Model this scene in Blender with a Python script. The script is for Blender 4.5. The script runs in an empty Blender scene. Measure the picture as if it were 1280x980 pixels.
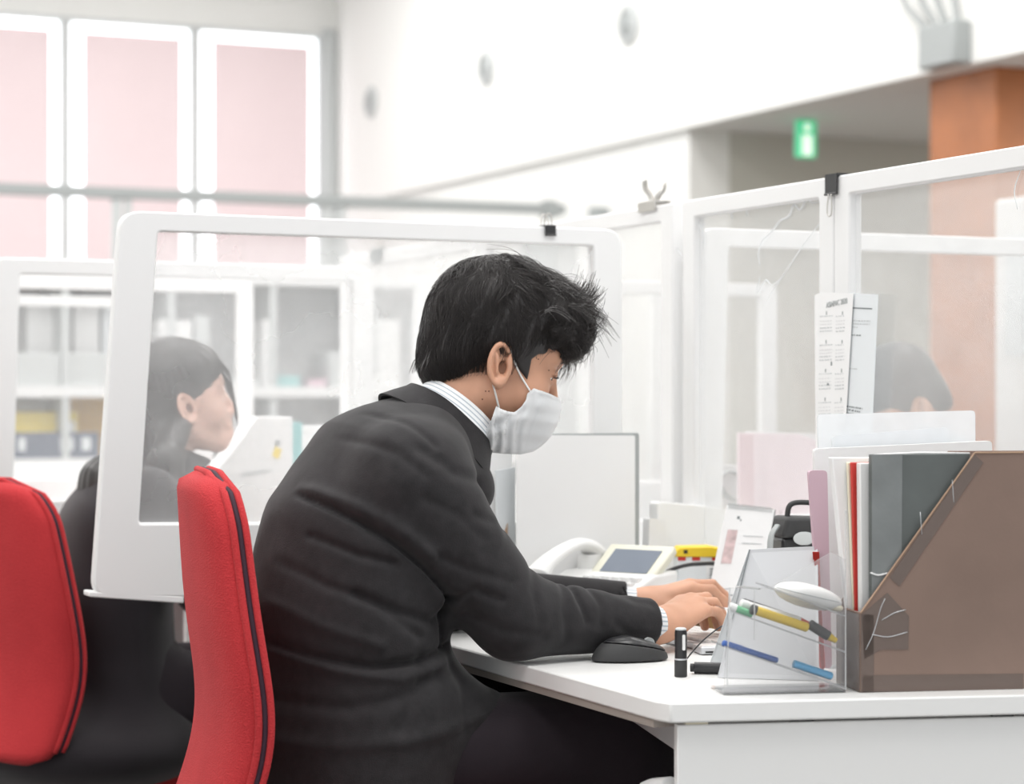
import bpy, bmesh, math, random
import numpy as np
from mathutils import Vector, Matrix

# ------------------------------------------------------------------ camera, world, lights, exposure
SC = bpy.context.scene
COL = SC.collection
H = 1.12                 # lens height
FPX = 2750.0             # focal length in pixels of the 1280 frame
YAW = math.radians(24.27)
sY, cY = math.sin(YAW), math.cos(YAW)

cam_d = bpy.data.cameras.new('camera'); cam = bpy.data.objects.new('camera', cam_d); COL.objects.link(cam)
cam.location = (0, 0, H)
cam.rotation_euler = (math.radians(90), 0, -YAW)
cam_d.sensor_width = 36; cam_d.lens = 36 * FPX / 1280
cam_d.clip_end = 100
cam_d.dof.use_dof = True; cam_d.dof.focus_distance = 3.25; cam_d.dof.aperture_fstop = 4.0
SC.camera = cam
SC.view_settings.view_transform = 'Standard'; SC.view_settings.look = 'None'
SC.view_settings.gamma = 1; SC.view_settings.use_curve_mapping = False
SC.view_settings.exposure = -0.38

W = bpy.data.worlds.new('world'); SC.world = W; W.use_nodes = True
W.node_tree.nodes['Background'].inputs[0].default_value = (.965, .985, 1.0, 1)
W.node_tree.nodes['Background'].inputs[1].default_value = 1.45

def area(name, loc, size, power, rot=(0, 0, 0), color=(1, 1, 1), sy=None):
    d = bpy.data.lights.new(name, 'AREA'); d.shape = 'RECTANGLE'; d.size = size; d.size_y = sy or size
    d.energy = power; d.color = color
    o = bpy.data.objects.new(name, d); o.location = loc; o.rotation_euler = rot; COL.objects.link(o); return o
CEIL = 4.7
CEIL_LAMPS = [(x, y) for x in (-1.2, 1.6, 4.4) for y in (1.6, 4.6, 7.6, 10.8, 14.0)]
for (x, y) in CEIL_LAMPS:
    area('ceiling_lamp_light', (x, y, CEIL - .09), 1.2, 84 if y < 6 else 72, color=(1, .99, .975), sy=1.2)
area('recess_fill_light', (7.6, 7.6, 2.56), .6, 95, color=(1, .97, .9))  # both recess lights are added fill to brighten it, without fixtures
area('recess_fill_light', (8.2, 4.5, 2.56), .6, 60, color=(1, .97, .9))

# ------------------------------------------------------------------ where a point of the photograph lies
def _ray(px, py):
    t = (px - 640) / FPX
    return Vector((sY + cY * t, cY - sY * t, -(py - 490) / FPX))
def at_plane(px, py, P, n):
    r = _ray(px, py); C = Vector((0, 0, H)); n = Vector(n)
    return C + r * ((Vector(P) - C).dot(n) / r.dot(n))
def onY(px, py, Y): return at_plane(px, py, (0, Y, 0), (0, 1, 0))
def onX(px, py, X): return at_plane(px, py, (X, 0, 0), (1, 0, 0))
def onZ(px, py, z): return at_plane(px, py, (0, 0, z), (0, 0, 1))

# ------------------------------------------------------------------ materials
def mat(name, col, rough=.6, metal=0, spec=.5, bump=None, var=None, emit=None, coat=0, sheen=0, sss=0, alpha=None):
    m = bpy.data.materials.new(name); m.use_nodes = True; nt = m.node_tree
    b = nt.nodes['Principled BSDF']; L = nt.links
    c = (*col, 1) if len(col) == 3 else col
    b.inputs['Base Color'].default_value = c
    b.inputs['Roughness'].default_value = rough; b.inputs['Metallic'].default_value = metal
    b.inputs['Specular IOR Level'].default_value = spec
    if coat: b.inputs['Coat Weight'].default_value = coat; b.inputs['Coat Roughness'].default_value = .1
    if sheen: b.inputs['Sheen Weight'].default_value = sheen; b.inputs['Sheen Roughness'].default_value = .5
    if sss:
        b.inputs['Subsurface Weight'].default_value = sss; b.inputs['Subsurface Radius'].default_value = (.6, .25, .12)
        b.inputs['Subsurface Scale'].default_value = .01
    tc = nt.nodes.new('ShaderNodeTexCoord')
    if var:   # (scale, amount)
        n = nt.nodes.new('ShaderNodeTexNoise'); n.inputs['Scale'].default_value = var[0]; n.inputs['Detail'].default_value = 5
        L.new(tc.outputs['Object'], n.inputs['Vector'])
        r = nt.nodes.new('ShaderNodeValToRGB'); a = var[1]
        r.color_ramp.elements[0].position = .3; r.color_ramp.elements[1].position = .7
        r.color_ramp.elements[0].color = (*[x * (1 - a) for x in col[:3]], 1)
        r.color_ramp.elements[1].color = (*[min(1, x * (1 + a)) for x in col[:3]], 1)
        L.new(n.outputs['Fac'], r.inputs['Fac']); L.new(r.outputs['Color'], b.inputs['Base Color'])
    if bump:  # (scale, strength, distance)
        n2 = nt.nodes.new('ShaderNodeTexNoise'); n2.inputs['Scale'].default_value = bump[0]; n2.inputs['Detail'].default_value = 3
        L.new(tc.outputs['Object'], n2.inputs['Vector'])
        bp = nt.nodes.new('ShaderNodeBump'); bp.inputs['Strength'].default_value = bump[1]; bp.inputs['Distance'].default_value = bump[2]
        L.new(n2.outputs['Fac'], bp.inputs['Height']); L.new(bp.outputs['Normal'], b.inputs['Normal'])
    if emit:
        b.inputs['Emission Color'].default_value = (*emit[0], 1); b.inputs['Emission Strength'].default_value = emit[1]
    return m

def film_mat(name, alpha, col=(.95, .96, .97), rough=.25, gloss=.12, bump=None):
    """thin clear sheet: mostly see-through, partly scattering, a little glossy"""
    m = bpy.data.materials.new(name); m.use_nodes = True; nt = m.node_tree; L = nt.links
    nt.nodes.remove(nt.nodes['Principled BSDF']); out = nt.nodes['Material Output']
    N = nt.nodes.new
    tr = N('ShaderNodeBsdfTransparent'); tr.inputs[0].default_value = (.985, .985, .985, 1)
    di = N('ShaderNodeBsdfDiffuse'); di.inputs[0].default_value = (*col, 1)
    tl = N('ShaderNodeBsdfTranslucent'); tl.inputs[0].default_value = (*col, 1)
    gl = N('ShaderNodeBsdfGlossy'); gl.inputs['Roughness'].default_value = rough
    a = N('ShaderNodeMixShader'); a.inputs[0].default_value = .45; L.new(di.outputs[0], a.inputs[1]); L.new(tl.outputs[0], a.inputs[2])
    b = N('ShaderNodeMixShader'); L.new(tr.outputs[0], b.inputs[1]); L.new(a.outputs[0], b.inputs[2])
    tc = N('ShaderNodeTexCoord'); nz = N('ShaderNodeTexNoise'); nz.inputs['Scale'].default_value = 5; nz.inputs['Detail'].default_value = 4
    L.new(tc.outputs['Object'], nz.inputs['Vector'])
    mr = N('ShaderNodeMapRange'); mr.inputs[1].default_value = .3; mr.inputs[2].default_value = .7
    mr.inputs[3].default_value = alpha * .8; mr.inputs[4].default_value = alpha * 1.2
    L.new(nz.outputs['Fac'], mr.inputs[0]); L.new(mr.outputs[0], b.inputs[0])
    c = N('ShaderNodeMixShader'); L.new(b.outputs[0], c.inputs[1]); L.new(gl.outputs[0], c.inputs[2])
    lw = N('ShaderNodeFresnel'); lw.inputs[0].default_value = 1.3
    mm = N('ShaderNodeMath'); mm.operation = 'MULTIPLY'; mm.inputs[1].default_value = gloss * 4; L.new(lw.outputs[0], mm.inputs[0])
    L.new(mm.outputs[0], c.inputs[0]); L.new(c.outputs[0], out.inputs[0])
    if bump:
        bp = N('ShaderNodeBump'); bp.inputs['Strength'].default_value = bump; bp.inputs['Distance'].default_value = .01
        n2 = N('ShaderNodeTexNoise'); n2.inputs['Scale'].default_value = 9; L.new(tc.outputs['Object'], n2.inputs['Vector'])
        L.new(n2.outputs['Fac'], bp.inputs['Height']); L.new(bp.outputs[0], gl.inputs['Normal']); L.new(bp.outputs[0], di.inputs['Normal'])
    return m

def stripes(name, base, line, scale, axis='Z', width=.35, rough=.7):
    m = mat(name, base, rough); nt = m.node_tree; L = nt.links; b = nt.nodes['Principled BSDF']
    tc = nt.nodes.new('ShaderNodeUVMap'); sp = nt.nodes.new('ShaderNodeSeparateXYZ'); L.new(tc.outputs[0], sp.inputs[0])
    mu = nt.nodes.new('ShaderNodeMath'); mu.operation = 'MULTIPLY'; mu.inputs[1].default_value = scale; L.new(sp.outputs['X'], mu.inputs[0])
    fr = nt.nodes.new('ShaderNodeMath'); fr.operation = 'FRACT'; L.new(mu.outputs[0], fr.inputs[0])
    lt = nt.nodes.new('ShaderNodeMath'); lt.operation = 'LESS_THAN'; lt.inputs[1].default_value = width; L.new(fr.outputs[0], lt.inputs[0])
    mx = nt.nodes.new('ShaderNodeMix'); mx.data_type = 'RGBA'; mx.inputs[6].default_value = (*base, 1); mx.inputs[7].default_value = (*line, 1)
    L.new(lt.outputs[0], mx.inputs[0]); L.new(mx.outputs[2], b.inputs['Base Color'])
    return m

M = {}
M['wall'] = mat('white_wall_paint', (.86, .86, .84), .85, bump=(60, .05, .002))
M['recess'] = mat('beige_wall_paint', (.60, .59, .54), .85, bump=(60, .05, .002))
M['ceil'] = mat('ceiling_paint', (.85, .85, .84), .9)
M['carpet'] = mat('grey_carpet', (.20, .19, .185), .95, var=(90, .25), bump=(300, .4, .004))
M['brownpaint'] = mat('orange_brown_veneer', (.44, .16, .06), .5, var=(6, .12))
M['frame'] = mat('white_plastic_frame', (.80, .80, .80), .42, bump=(25, .03, .002))
M['desk'] = mat('white_laminate', (.80, .80, .79), .38)
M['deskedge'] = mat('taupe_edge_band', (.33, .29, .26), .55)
M['grey'] = mat('grey_metal_paint', (.36, .38, .38), .45)
M['ltgrey'] = mat('light_grey_paint', (.55, .57, .57), .5)
M['blind'] = mat('pink_roller_blind', (.76, .63, .645), .9, var=(1.2, .03), emit=((.76, .63, .645), .20))  # weak emission in the cloth stands in for daylight on the blind
M['daylight'] = mat('daylit_glass', (.9, .95, 1), .3, emit=((.97, 1, 1), 2.6))
M['film'] = film_mat('clear_vinyl_sheet', .27, bump=.25)
M['film2'] = film_mat('cloudy_vinyl_sheet', .27, bump=.4, gloss=.07)
M['film3'] = film_mat('clear_vinyl_sheet_plain', .09, bump=.2, gloss=.06)
M['acrylic'] = film_mat('clear_acrylic', .055, gloss=.3, rough=.08)
M['acrylic_edge'] = film_mat('acrylic_cut_edge', .55, gloss=.3, rough=.1)
M['folderclear'] = film_mat('frosted_plastic', .62, col=(.93, .95, .97), gloss=.1)
M['paper'] = mat('white_paper', (.83, .83, .83), .8)
M['paper2'] = mat('cool_white_paper', (.74, .77, .79), .8)
M['cardshade'] = mat('shaded_white_card', (.58, .59, .61), .7)  # white card whose shade is put into the base colour
M['ink'] = mat('print_ink', (.20, .22, .23), .8)
M['inkmid'] = mat('mid_print_ink', (.36, .38, .38), .8)
M['inklight'] = mat('pale_print_ink', (.52, .54, .55), .8)
M['pinkink'] = mat('pink_print', (.80, .35, .36), .8)
M['black'] = mat('black_plastic', (.02, .02, .022), .32, bump=(200, .05, .001))
M['blackmatt'] = mat('black_matt_plastic', (.035, .035, .036), .6)
M['steel'] = mat('steel_wire', (.55, .53, .50), .3, metal=1)
M['cardboard'] = mat('brown_cardboard', (.225, .155, .125), .8, var=(9, .07), bump=(160, .15, .001))
M['tapebrown'] = mat('brown_packing_tape', (.135, .098, .082), .25, bump=(40, .4, .002))
M['kraft'] = mat('kraft_board', (.42, .28, .19), .85)
M['redfile'] = mat('red_folder', (.56, .035, .025), .5)
M['darkfile'] = mat('dark_grey_folder', (.105, .118, .115), .55, var=(14, .12), bump=(25, .25, .003))
M['midfile'] = mat('grey_folder_wrap', (.20, .215, .215), .5, var=(14, .12), bump=(30, .4, .003))
M['cream'] = mat('cream_card', (.80, .74, .58), .8)
M['mauve'] = mat('mauve_folder', (.60, .42, .49), .6)
M['pinkfile'] = mat('pale_pink_folder', (.72, .50, .54), .7)
M['pinkpale'] = mat('pale_pink_sheet', (.84, .68, .72), .7)
M['yellow'] = mat('yellow_plastic', (.86, .60, .03), .45)
M['yellowbright'] = mat('yellow_card', (.85, .66, .12), .6)
M['orange'] = mat('amber_card', (.74, .47, .16), .7)
M['navy'] = mat('navy_box', (.09, .11, .16), .6)
M['blue'] = mat('blue_pen_plastic', (.06, .15, .48), .35)
M['ltblue'] = mat('light_blue_plastic', (.08, .42, .75), .4)
M['green'] = mat('green_pen_clip', (.12, .45, .22), .4)
M['whitegloss'] = mat('white_gloss_plastic', (.82, .82, .81), .28)
M['beigegloss'] = mat('ivory_plastic', (.72, .71, .60), .4)
M['lcd'] = mat('grey_lcd', (.17, .20, .25), .15, coat=.5)
M['silver'] = mat('silver_plastic', (.62, .63, .65), .3, metal=.5)
M['wood'] = mat('brown_wood', (.36, .20, .075), .6, var=(12, .2))
def fabric_red():
    m = mat('red_chair_fabric', (.56, .030, .030), .9, spec=.15, sheen=.05); nt = m.node_tree; L = nt.links; b = nt.nodes['Principled BSDF']
    tc = nt.nodes.new('ShaderNodeTexCoord'); v = nt.nodes.new('ShaderNodeTexVoronoi'); v.inputs['Scale'].default_value = 420
    L.new(tc.outputs['Object'], v.inputs['Vector'])
    n = nt.nodes.new('ShaderNodeTexNoise'); n.inputs['Scale'].default_value = 9; L.new(tc.outputs['Object'], n.inputs['Vector'])
    r = nt.nodes.new('ShaderNodeValToRGB'); r.color_ramp.elements[0].color = (.35, .022, .027, 1); r.color_ramp.elements[1].color = (.50, .040, .045, 1)
    mx = nt.nodes.new('ShaderNodeMath'); mx.operation = 'MULTIPLY_ADD'; mx.inputs[1].default_value = .6; L.new(v.outputs['Distance'], mx.inputs[0]); L.new(n.outputs['Fac'], mx.inputs[2])
    L.new(mx.outputs[0], r.inputs['Fac']); L.new(r.outputs['Color'], b.inputs['Base Color'])
    bp = nt.nodes.new('ShaderNodeBump'); bp.inputs['Strength'].default_value = .5; bp.inputs['Distance'].default_value = .002
    L.new(v.outputs['Distance'], bp.inputs['Height']); L.new(bp.outputs[0], b.inputs['Normal']); return m
M['red'] = fabric_red()
M['piping'] = mat('dark_piping', (.03, .008, .02), .8)
M['suit'] = mat('charcoal_suit_cloth', (.021, .0195, .021), .85, spec=.25, sheen=.10, var=(55, .18), bump=(420, .3, .0012))
M['trouser'] = mat('black_trouser_cloth', (.016, .011, .015), .85, spec=.25, sheen=.12, bump=(420, .3, .0012))
M['blackcloth'] = mat('black_knit', (.016, .013, .016), .9, spec=.25, sheen=.2, bump=(300, .3, .001))
M['skin'] = mat('skin_tan', (.60, .325, .215), .5, spec=.4, sss=.12, var=(18, .07), bump=(150, .12, .001))
M['skinpale'] = mat('skin_pale', (.66, .42, .34), .5, spec=.4, sss=.12)
M['hair'] = mat('black_hair', (.024, .021, .021), .42, spec=.5)
M['hairstrand'] = mat('black_hair_strands', (.034, .029, .028), .38, spec=.5)
M['mask'] = mat('white_mask_fabric', (.72, .73, .74), .8, bump=(500, .2, .0008))
M['strap'] = mat('white_elastic', (.80, .80, .78), .8)
M['eyewhite'] = mat('eye_white', (.75, .72, .70), .2)
M['iris'] = mat('dark_iris', (.015, .01, .008), .15)
M['mole'] = mat('mole_brown', (.12, .05, .03), .6)
M['collar'] = stripes('striped_shirt_collar', (.80, .81, .82), (.42, .47, .52), 6, width=.3)
M['cuff'] = stripes('striped_shirt_cuff', (.80, .81, .82), (.45, .50, .56), 16, width=.35)
M['exitgreen'] = mat('exit_sign_green', (.05, .5, .25), .4, emit=((.10, .62, .32), .8))
M['exitwhite'] = mat('exit_sign_white', (.8, .9, .8), .4, emit=((.75, 1, .8), 1.1))
M['teal'] = mat('teal_card', (.25, .50, .50), .7)
M['lamp'] = mat('lamp_diffuser', (.9, .9, .9), .6, emit=((1, .99, .96), 2.0))

# ------------------------------------------------------------------ object helpers
RM = {}
def tag(o, label=None, cat=None, group=None, kind=None):
    if label: o['label'] = label
    if cat: o['category'] = cat
    if group: o['group'] = group
    if kind: o['kind'] = kind
    return o
def thing(name, label, cat, loc=(0, 0, 0), rz=0, group=None):
    o = bpy.data.objects.new(name, None); o.empty_display_size = .05; COL.objects.link(o)
    o.location = loc; o.rotation_euler = (0, 0, rz)
    RM[o] = Matrix.Translation(Vector(loc)) @ Matrix.Rotation(rz, 4, 'Z')
    return tag(o, label, cat, group)
def link(name, me, m, parent=None, world=True, smooth=None, bevel=0, seg=2, top=None):
    """me: mesh in world coordinates (world=True) or in the parent's own coordinates"""
    o = bpy.data.objects.new(name, me); COL.objects.link(o)
    if m is not None: me.materials.append(m)
    p = parent
    if p is not None:
        o.parent = p
        if world:
            q, Mx = p, Matrix()
            while q is not None:
                if q in RM: Mx = RM[q] @ Mx
                q = q.parent
            me.transform(Mx.inverted())
    elif world and top is not None:
        me.transform(Matrix.Translation(-Vector(top))); o.location = top; RM[o] = Matrix.Translation(Vector(top))
    if smooth is not None:
        me.shade_smooth()
        if smooth < 180: me.set_sharp_from_angle(angle=math.radians(smooth))
    if bevel:
        b = o.modifiers.new('bevel', 'BEVEL'); b.width = bevel; b.segments = seg; b.limit_method = 'ANGLE'; b.angle_limit = math.radians(40)
        if smooth is None: me.shade_smooth(); me.set_sharp_from_angle(angle=math.radians(35))
        b.harden_normals = False
    return o
class MB:
    def __init__(s): s.v = []; s.f = []; s.mi = []
    def add(s, vs, fs, mi=0):
        n = len(s.v); s.v += [tuple(v) for v in vs]; s.f += [tuple(i + n for i in f) for f in fs]; s.mi += [mi] * len(fs); return s
    def box(s, lo, hi, X=None, mi=0):
        (a, b, c), (d, e, f) = lo, hi
        vs = [Vector(p) for p in ((a, b, c), (d, b, c), (d, e, c), (a, e, c), (a, b, f), (d, b, f), (d, e, f), (a, e, f))]
        if X is not None: vs = [X @ v for v in vs]
        return s.add(vs, [(0, 3, 2, 1), (4, 5, 6, 7), (0, 1, 5, 4), (1, 2, 6, 5), (2, 3, 7, 6), (3, 0, 4, 7)], mi)
    def prism(s, pts, ex, mi=0):
        n = len(pts); ex = Vector(ex); P = [Vector(p) for p in pts]; Q = [p + ex for p in P]
        nrm = Vector((0, 0, 0))
        for i in range(n): nrm += P[i].cross(P[(i + 1) % n])
        side = [(i, i + n, (i + 1) % n + n, (i + 1) % n) for i in range(n)]
        caps = [tuple(range(n)), tuple(reversed(range(n, 2 * n)))]
        fs = side + caps
        if nrm.dot(ex) > 0: fs = [tuple(reversed(f)) for f in fs]
        return s.add(P + Q, fs, mi)
    def ringprism(s, outer, inner, ex, mi=0):
        n = len(outer); ex = Vector(ex); O = [Vector(p) for p in outer]; I = [Vector(p) for p in inner]
        vs = O + I + [p + ex for p in O] + [p + ex for p in I]; fs = []
        for i in range(n):
            j = (i + 1) % n
            fs += [(i, j, n + j, n + i), (2 * n + i, 3 * n + i, 3 * n + j, 2 * n + j), (i, 2 * n + i, 2 * n + j, j), (n + i, n + j, 3 * n + j, 3 * n + i)]
        return s.add(vs, fs, mi)
    def tube(s, pts, r, seg=8, cap=True, mi=0, flat=1.0):
        P = [Vector(p) for p in pts]; n = len(P); R = r if hasattr(r, '__len__') else [r] * n
        up = None; vs = []
        for i in range(n):
            t = (P[min(i + 1, n - 1)] - P[max(i - 1, 0)]).normalized()
            if up is None:
                up = Vector((0, 0, 1)) if abs(t.z) < .9 else Vector((1, 0, 0))
            a = (up - t * up.dot(t)).normalized(); up = a; b = t.cross(a)
            for k in range(seg):
                an = 2 * math.pi * k / seg; vs.append(P[i] + (a * math.cos(an) * flat + b * math.sin(an)) * R[i])
        fs = [(i * seg + k, i * seg + (k + 1) % seg, (i + 1) * seg + (k + 1) % seg, (i + 1) * seg + k) for i in range(n - 1) for k in range(seg)]
        if cap: fs += [tuple(reversed(range(seg))), tuple(range((n - 1) * seg, n * seg))]
        return s.add(vs, fs, mi)
    def cyl(s, p, q, r, seg=20, r2=None, mi=0): return s.tube([p, q], [r, r if r2 is None else r2], seg, mi=mi)
    def lathe(s, prof, c=(0, 0, 0), seg=28, mi=0, X=None):
        vs = []; n = len(prof)
        for (r, z) in prof:
            for k in range(seg):
                a = 2 * math.pi * k / seg; v = Vector((c[0] + r * math.cos(a), c[1] + r * math.sin(a), c[2] + z)); vs.append(X @ v if X else v)
        fs = [(i * seg + k, i * seg + (k + 1) % seg, (i + 1) * seg + (k + 1) % seg, (i + 1) * seg + k) for i in range(n - 1) for k in range(seg)]
        fs += [tuple(reversed(range(seg))), tuple(range((n - 1) * seg, n * seg))]
        return s.add(vs, fs, mi)
    def ellipsoid(s, c, r, seg=16, X=None, mi=0):
        vs = []; fs = []; c = Vector(c)
        for i in range(1, seg):
            for k in range(seg * 2):
                th, ph = math.pi * i / seg, math.pi * k / seg
                v = Vector((r[0] * math.sin(th) * math.cos(ph), r[1] * math.sin(th) * math.sin(ph), r[2] * math.cos(th)))
                vs.append(c + (X @ v if X else v))
        m2 = seg * 2
        for i in range(seg - 2):
            for k in range(m2): fs.append((i * m2 + k, (i + 1) * m2 + k, (i + 1) * m2 + (k + 1) % m2, i * m2 + (k + 1) % m2))
        fs += [tuple(range(m2)), tuple(reversed(range((seg - 2) * m2, (seg - 1) * m2)))]
        return s.add(vs, fs, mi)
    def mesh(s, name='m', mats=()):
        me = bpy.data.meshes.new(name); me.from_pydata(s.v, [], s.f); me.update()
        if len(set(s.mi)) > 1: me.polygons.foreach_set('material_index', s.mi)
        return me
    def build(s, name, m, parent=None, **k):
        me = s.mesh(name)
        o = link(name, me, m[0] if isinstance(m, (list, tuple)) else m, parent, **k)
        if isinstance(m, (list, tuple)):
            for x in m[1:]: me.materials.append(x)
        return o
def bez(pts, n=8):
    """smooth line through points (Catmull-Rom)"""
    P = [Vector(p) for p in pts]; P = [P[0] * 2 - P[1]] + P + [P[-1] * 2 - P[-2]]; out = []
    for i in range(1, len(P) - 2):
        for k in range(n):
            t = k / n; a, b, c, d = P[i - 1:i + 3]
            out.append(.5 * ((2 * b) + (c - a) * t + (2 * a - 5 * b + 4 * c - d) * t * t + (3 * b - a - 3 * c + d) * t ** 3))
    out.append(P[-2]); return out
def roundpoly(pts, r, n=5):
    """round the corners of a flat polygon of 3D points"""
    P = [Vector(p) for p in pts]; out = []
    R = r if hasattr(r, '__len__') else [r] * len(P)
    for i in range(len(P)):
        a, b, c = P[i - 1], P[i], P[(i + 1) % len(P)]
        rr = R[i]; u = (a - b).normalized() * rr; w = (c - b).normalized() * rr
        for k in range(n + 1):
            t = k / n; out.append((b + u) * (1 - t) ** 2 + b * 2 * t * (1 - t) + (b + w) * t * t)
    return out
def text(name, body, size, m, X, parent=None, ext=.0004, align='CENTER'):
    cu = bpy.data.curves.new(name, 'FONT'); cu.body = body; cu.size = size; cu.extrude = ext; cu.align_x = align; cu.resolution_u = 2
    o = bpy.data.objects.new('tmp', cu); COL.objects.link(o)
    dg = bpy.context.evaluated_depsgraph_get(); me = bpy.data.meshes.new_from_object(o.evaluated_get(dg)); bpy.data.objects.remove(o)
    me.materials.clear(); me.transform(X)
    return link(name, me, m, parent)
# ------------------------------------------------------------------ smooth solid bodies: distance fields turned into meshes
def nrm(P): return np.sqrt((P * P).sum(-1))
def cone(P, a, b, r1, r2=None):
    a = np.asarray(a, float); b = np.asarray(b, float); r2 = r1 if r2 is None else r2
    ba = b - a; h = np.clip(((P - a) @ ba) / (ba @ ba), 0, 1)
    return nrm(P - a - h[:, None] * ba) - (r1 + (r2 - r1) * h)
def ell(P, c, r, R=None):
    Q = P - np.asarray(c, float)
    if R is not None: Q = Q @ R
    r = np.asarray(r, float); k0 = nrm(Q / r); k1 = nrm(Q / (r * r))
    return k0 * (k0 - 1) / np.maximum(k1, 1e-9)
def smin(a, b, k):
    h = np.clip(.5 + .5 * (b - a) / k, 0, 1); return b + (a - b) * h - k * h * (1 - h)
def smax(a, b, k): return -smin(-a, -b, k)
def chain(P, pts, rs, k=.02, sy=1.0, yc=0.0):
    Q = P.copy()
    if sy != 1: Q[:, 1] = (Q[:, 1] - yc) * sy + yc
    d = None
    for i in range(len(pts) - 1):
        e = cone(Q, pts[i], pts[i + 1], rs[i], rs[i + 1]); d = e if d is None else smin(d, e, k)
    return d
def poly2(U, V, pts):
    """signed distance to a 2D polygon"""
    d = np.full(U.shape, 1e9); s = np.ones(U.shape); n = len(pts)
    for i in range(n):
        ax, ay = pts[i]; bx, by = pts[i - 1]
        ex, ey = bx - ax, by - ay; wx, wy = U - ax, V - ay
        t = np.clip((wx * ex + wy * ey) / (ex * ex + ey * ey + 1e-12), 0, 1)
        d = np.minimum(d, (wx - ex * t) ** 2 + (wy - ey * t) ** 2)
        c1 = V >= ay; c2 = V < by; c3 = ex * wy > ey * wx
        s = np.where((c1 & c2 & c3) | (~c1 & ~c2 & ~c3), -s, s)
    return s * np.sqrt(d)
def seg2(U, V, pts):
    """distance to a 2D polyline"""
    d = np.full(U.shape, 1e9)
    for (ax, ay), (bx, by) in zip(pts[:-1], pts[1:]):
        ex, ey = bx - ax, by - ay; t = np.clip(((U - ax) * ex + (V - ay) * ey) / (ex * ex + ey * ey), 0, 1)
        d = np.minimum(d, np.hypot(U - ax - ex * t, V - ay - ey * t))
    return d
def sdf_mesh(name, fn, lo, hi, h, B=8, slack=1.5):
    lo = np.array(lo, float); n = np.ceil((np.array(hi) - lo) / h / B).astype(int) * B
    nb = n // B
    ii = np.stack(np.meshgrid(*[np.arange(k) for k in nb], indexing='ij'), -1).reshape(-1, 3)
    cen = lo + (ii * B + B / 2) * h
    dc = np.concatenate([fn(c) for c in np.array_split(cen, max(1, len(cen) // 200000))])
    D = np.repeat(np.repeat(np.repeat(dc.reshape(nb).astype(np.float32), B, 0), B, 1), B, 2)
    act = np.abs(dc) < B * h * .87 * slack + 2 * h
    off = np.stack(np.meshgrid(*[np.arange(B)] * 3, indexing='ij'), -1).reshape(-1, 3)
    ab = ii[act]
    for c in np.array_split(ab, max(1, len(ab) * 512 // 400000)):
        g = (c[:, None, :] * B + off[None]).reshape(-1, 3)
        D[g[:, 0], g[:, 1], g[:, 2]] = fn(lo + g * h)
    s = D < 0
    c8 = [s[i:s.shape[0] - 1 + i, j:s.shape[1] - 1 + j, k:s.shape[2] - 1 + k] for i in (0, 1) for j in (0, 1) for k in (0, 1)]
    anyb = c8[0].copy(); allb = c8[0].copy()
    for c in c8[1:]: anyb |= c; allb &= c
    cells = np.argwhere(anyb & ~allb)
    vid = np.full(anyb.shape, -1, np.int32); vid[cells[:, 0], cells[:, 1], cells[:, 2]] = np.arange(len(cells))
    acc = np.zeros((len(cells), 3)); cnt = np.zeros(len(cells))
    for ax in range(3):
        o1, o2 = [a for a in range(3) if a != ax]
        for u in (0, 1):
            for w in (0, 1):
                a = cells.copy(); a[:, o1] += u; a[:, o2] += w; b = a.copy(); b[:, ax] += 1
                da = D[a[:, 0], a[:, 1], a[:, 2]]; db = D[b[:, 0], b[:, 1], b[:, 2]]
                m = (da < 0) != (db < 0); t = np.where(m, da / np.where(m, da - db, 1), 0)
                p = a.astype(float); p[:, ax] += t; acc[m] += p[m]; cnt[m] += 1
    V = lo + acc / cnt[:, None] * h
    F = []
    for ax in range(3):
        o1, o2 = (ax + 1) % 3, (ax + 2) % 3
        sl0 = [slice(None)] * 3; sl1 = [slice(None)] * 3; sl0[ax] = slice(0, -1); sl1[ax] = slice(1, None)
        e = np.argwhere(s[tuple(sl0)] != s[tuple(sl1)])
        e = e[(e[:, o1] > 0) & (e[:, o2] > 0) & (e[:, o1] < anyb.shape[o1]) & (e[:, o2] < anyb.shape[o2])]
        flip = s[e[:, 0], e[:, 1], e[:, 2]]
        q = []
        for (u, w) in ((0, 0), (-1, 0), (-1, -1), (0, -1)):
            c = e.copy(); c[:, o1] += u; c[:, o2] += w; q.append(vid[c[:, 0], c[:, 1], c[:, 2]])
        q = np.stack(q, 1); q[~flip] = q[~flip][:, ::-1]; F.append(q)
    F = np.concatenate(F); F = F[(F >= 0).all(1)]
    me = bpy.data.meshes.new(name)
    me.vertices.add(len(V)); me.vertices.foreach_set('co', V.astype(np.float32).ravel())
    me.loops.add(F.size); me.loops.foreach_set('vertex_index', F.ravel().astype(np.int32))
    me.polygons.add(len(F)); me.polygons.foreach_set('loop_start', np.arange(0, F.size, 4, dtype=np.int32))
    me.update(calc_edges=True); me.validate(); me.shade_smooth()
    return me
def relax(me, n=2, f=.5):
    V = np.empty(len(me.vertices) * 3, np.float32); me.vertices.foreach_get('co', V); V = V.reshape(-1, 3).astype(float)
    E = np.empty(len(me.edges) * 2, np.int32); me.edges.foreach_get('vertices', E); E = E.reshape(-1, 2)
    cnt = np.bincount(E.ravel(), minlength=len(V)).astype(float)
    for _ in range(n):
        S = np.stack([np.bincount(E[:, 0], V[E[:, 1], k], len(V)) + np.bincount(E[:, 1], V[E[:, 0], k], len(V)) for k in range(3)], 1)
        V += (S / np.maximum(cnt, 1)[:, None] - V) * f
    me.vertices.foreach_set('co', V.astype(np.float32).ravel()); me.update(); return me
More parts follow.
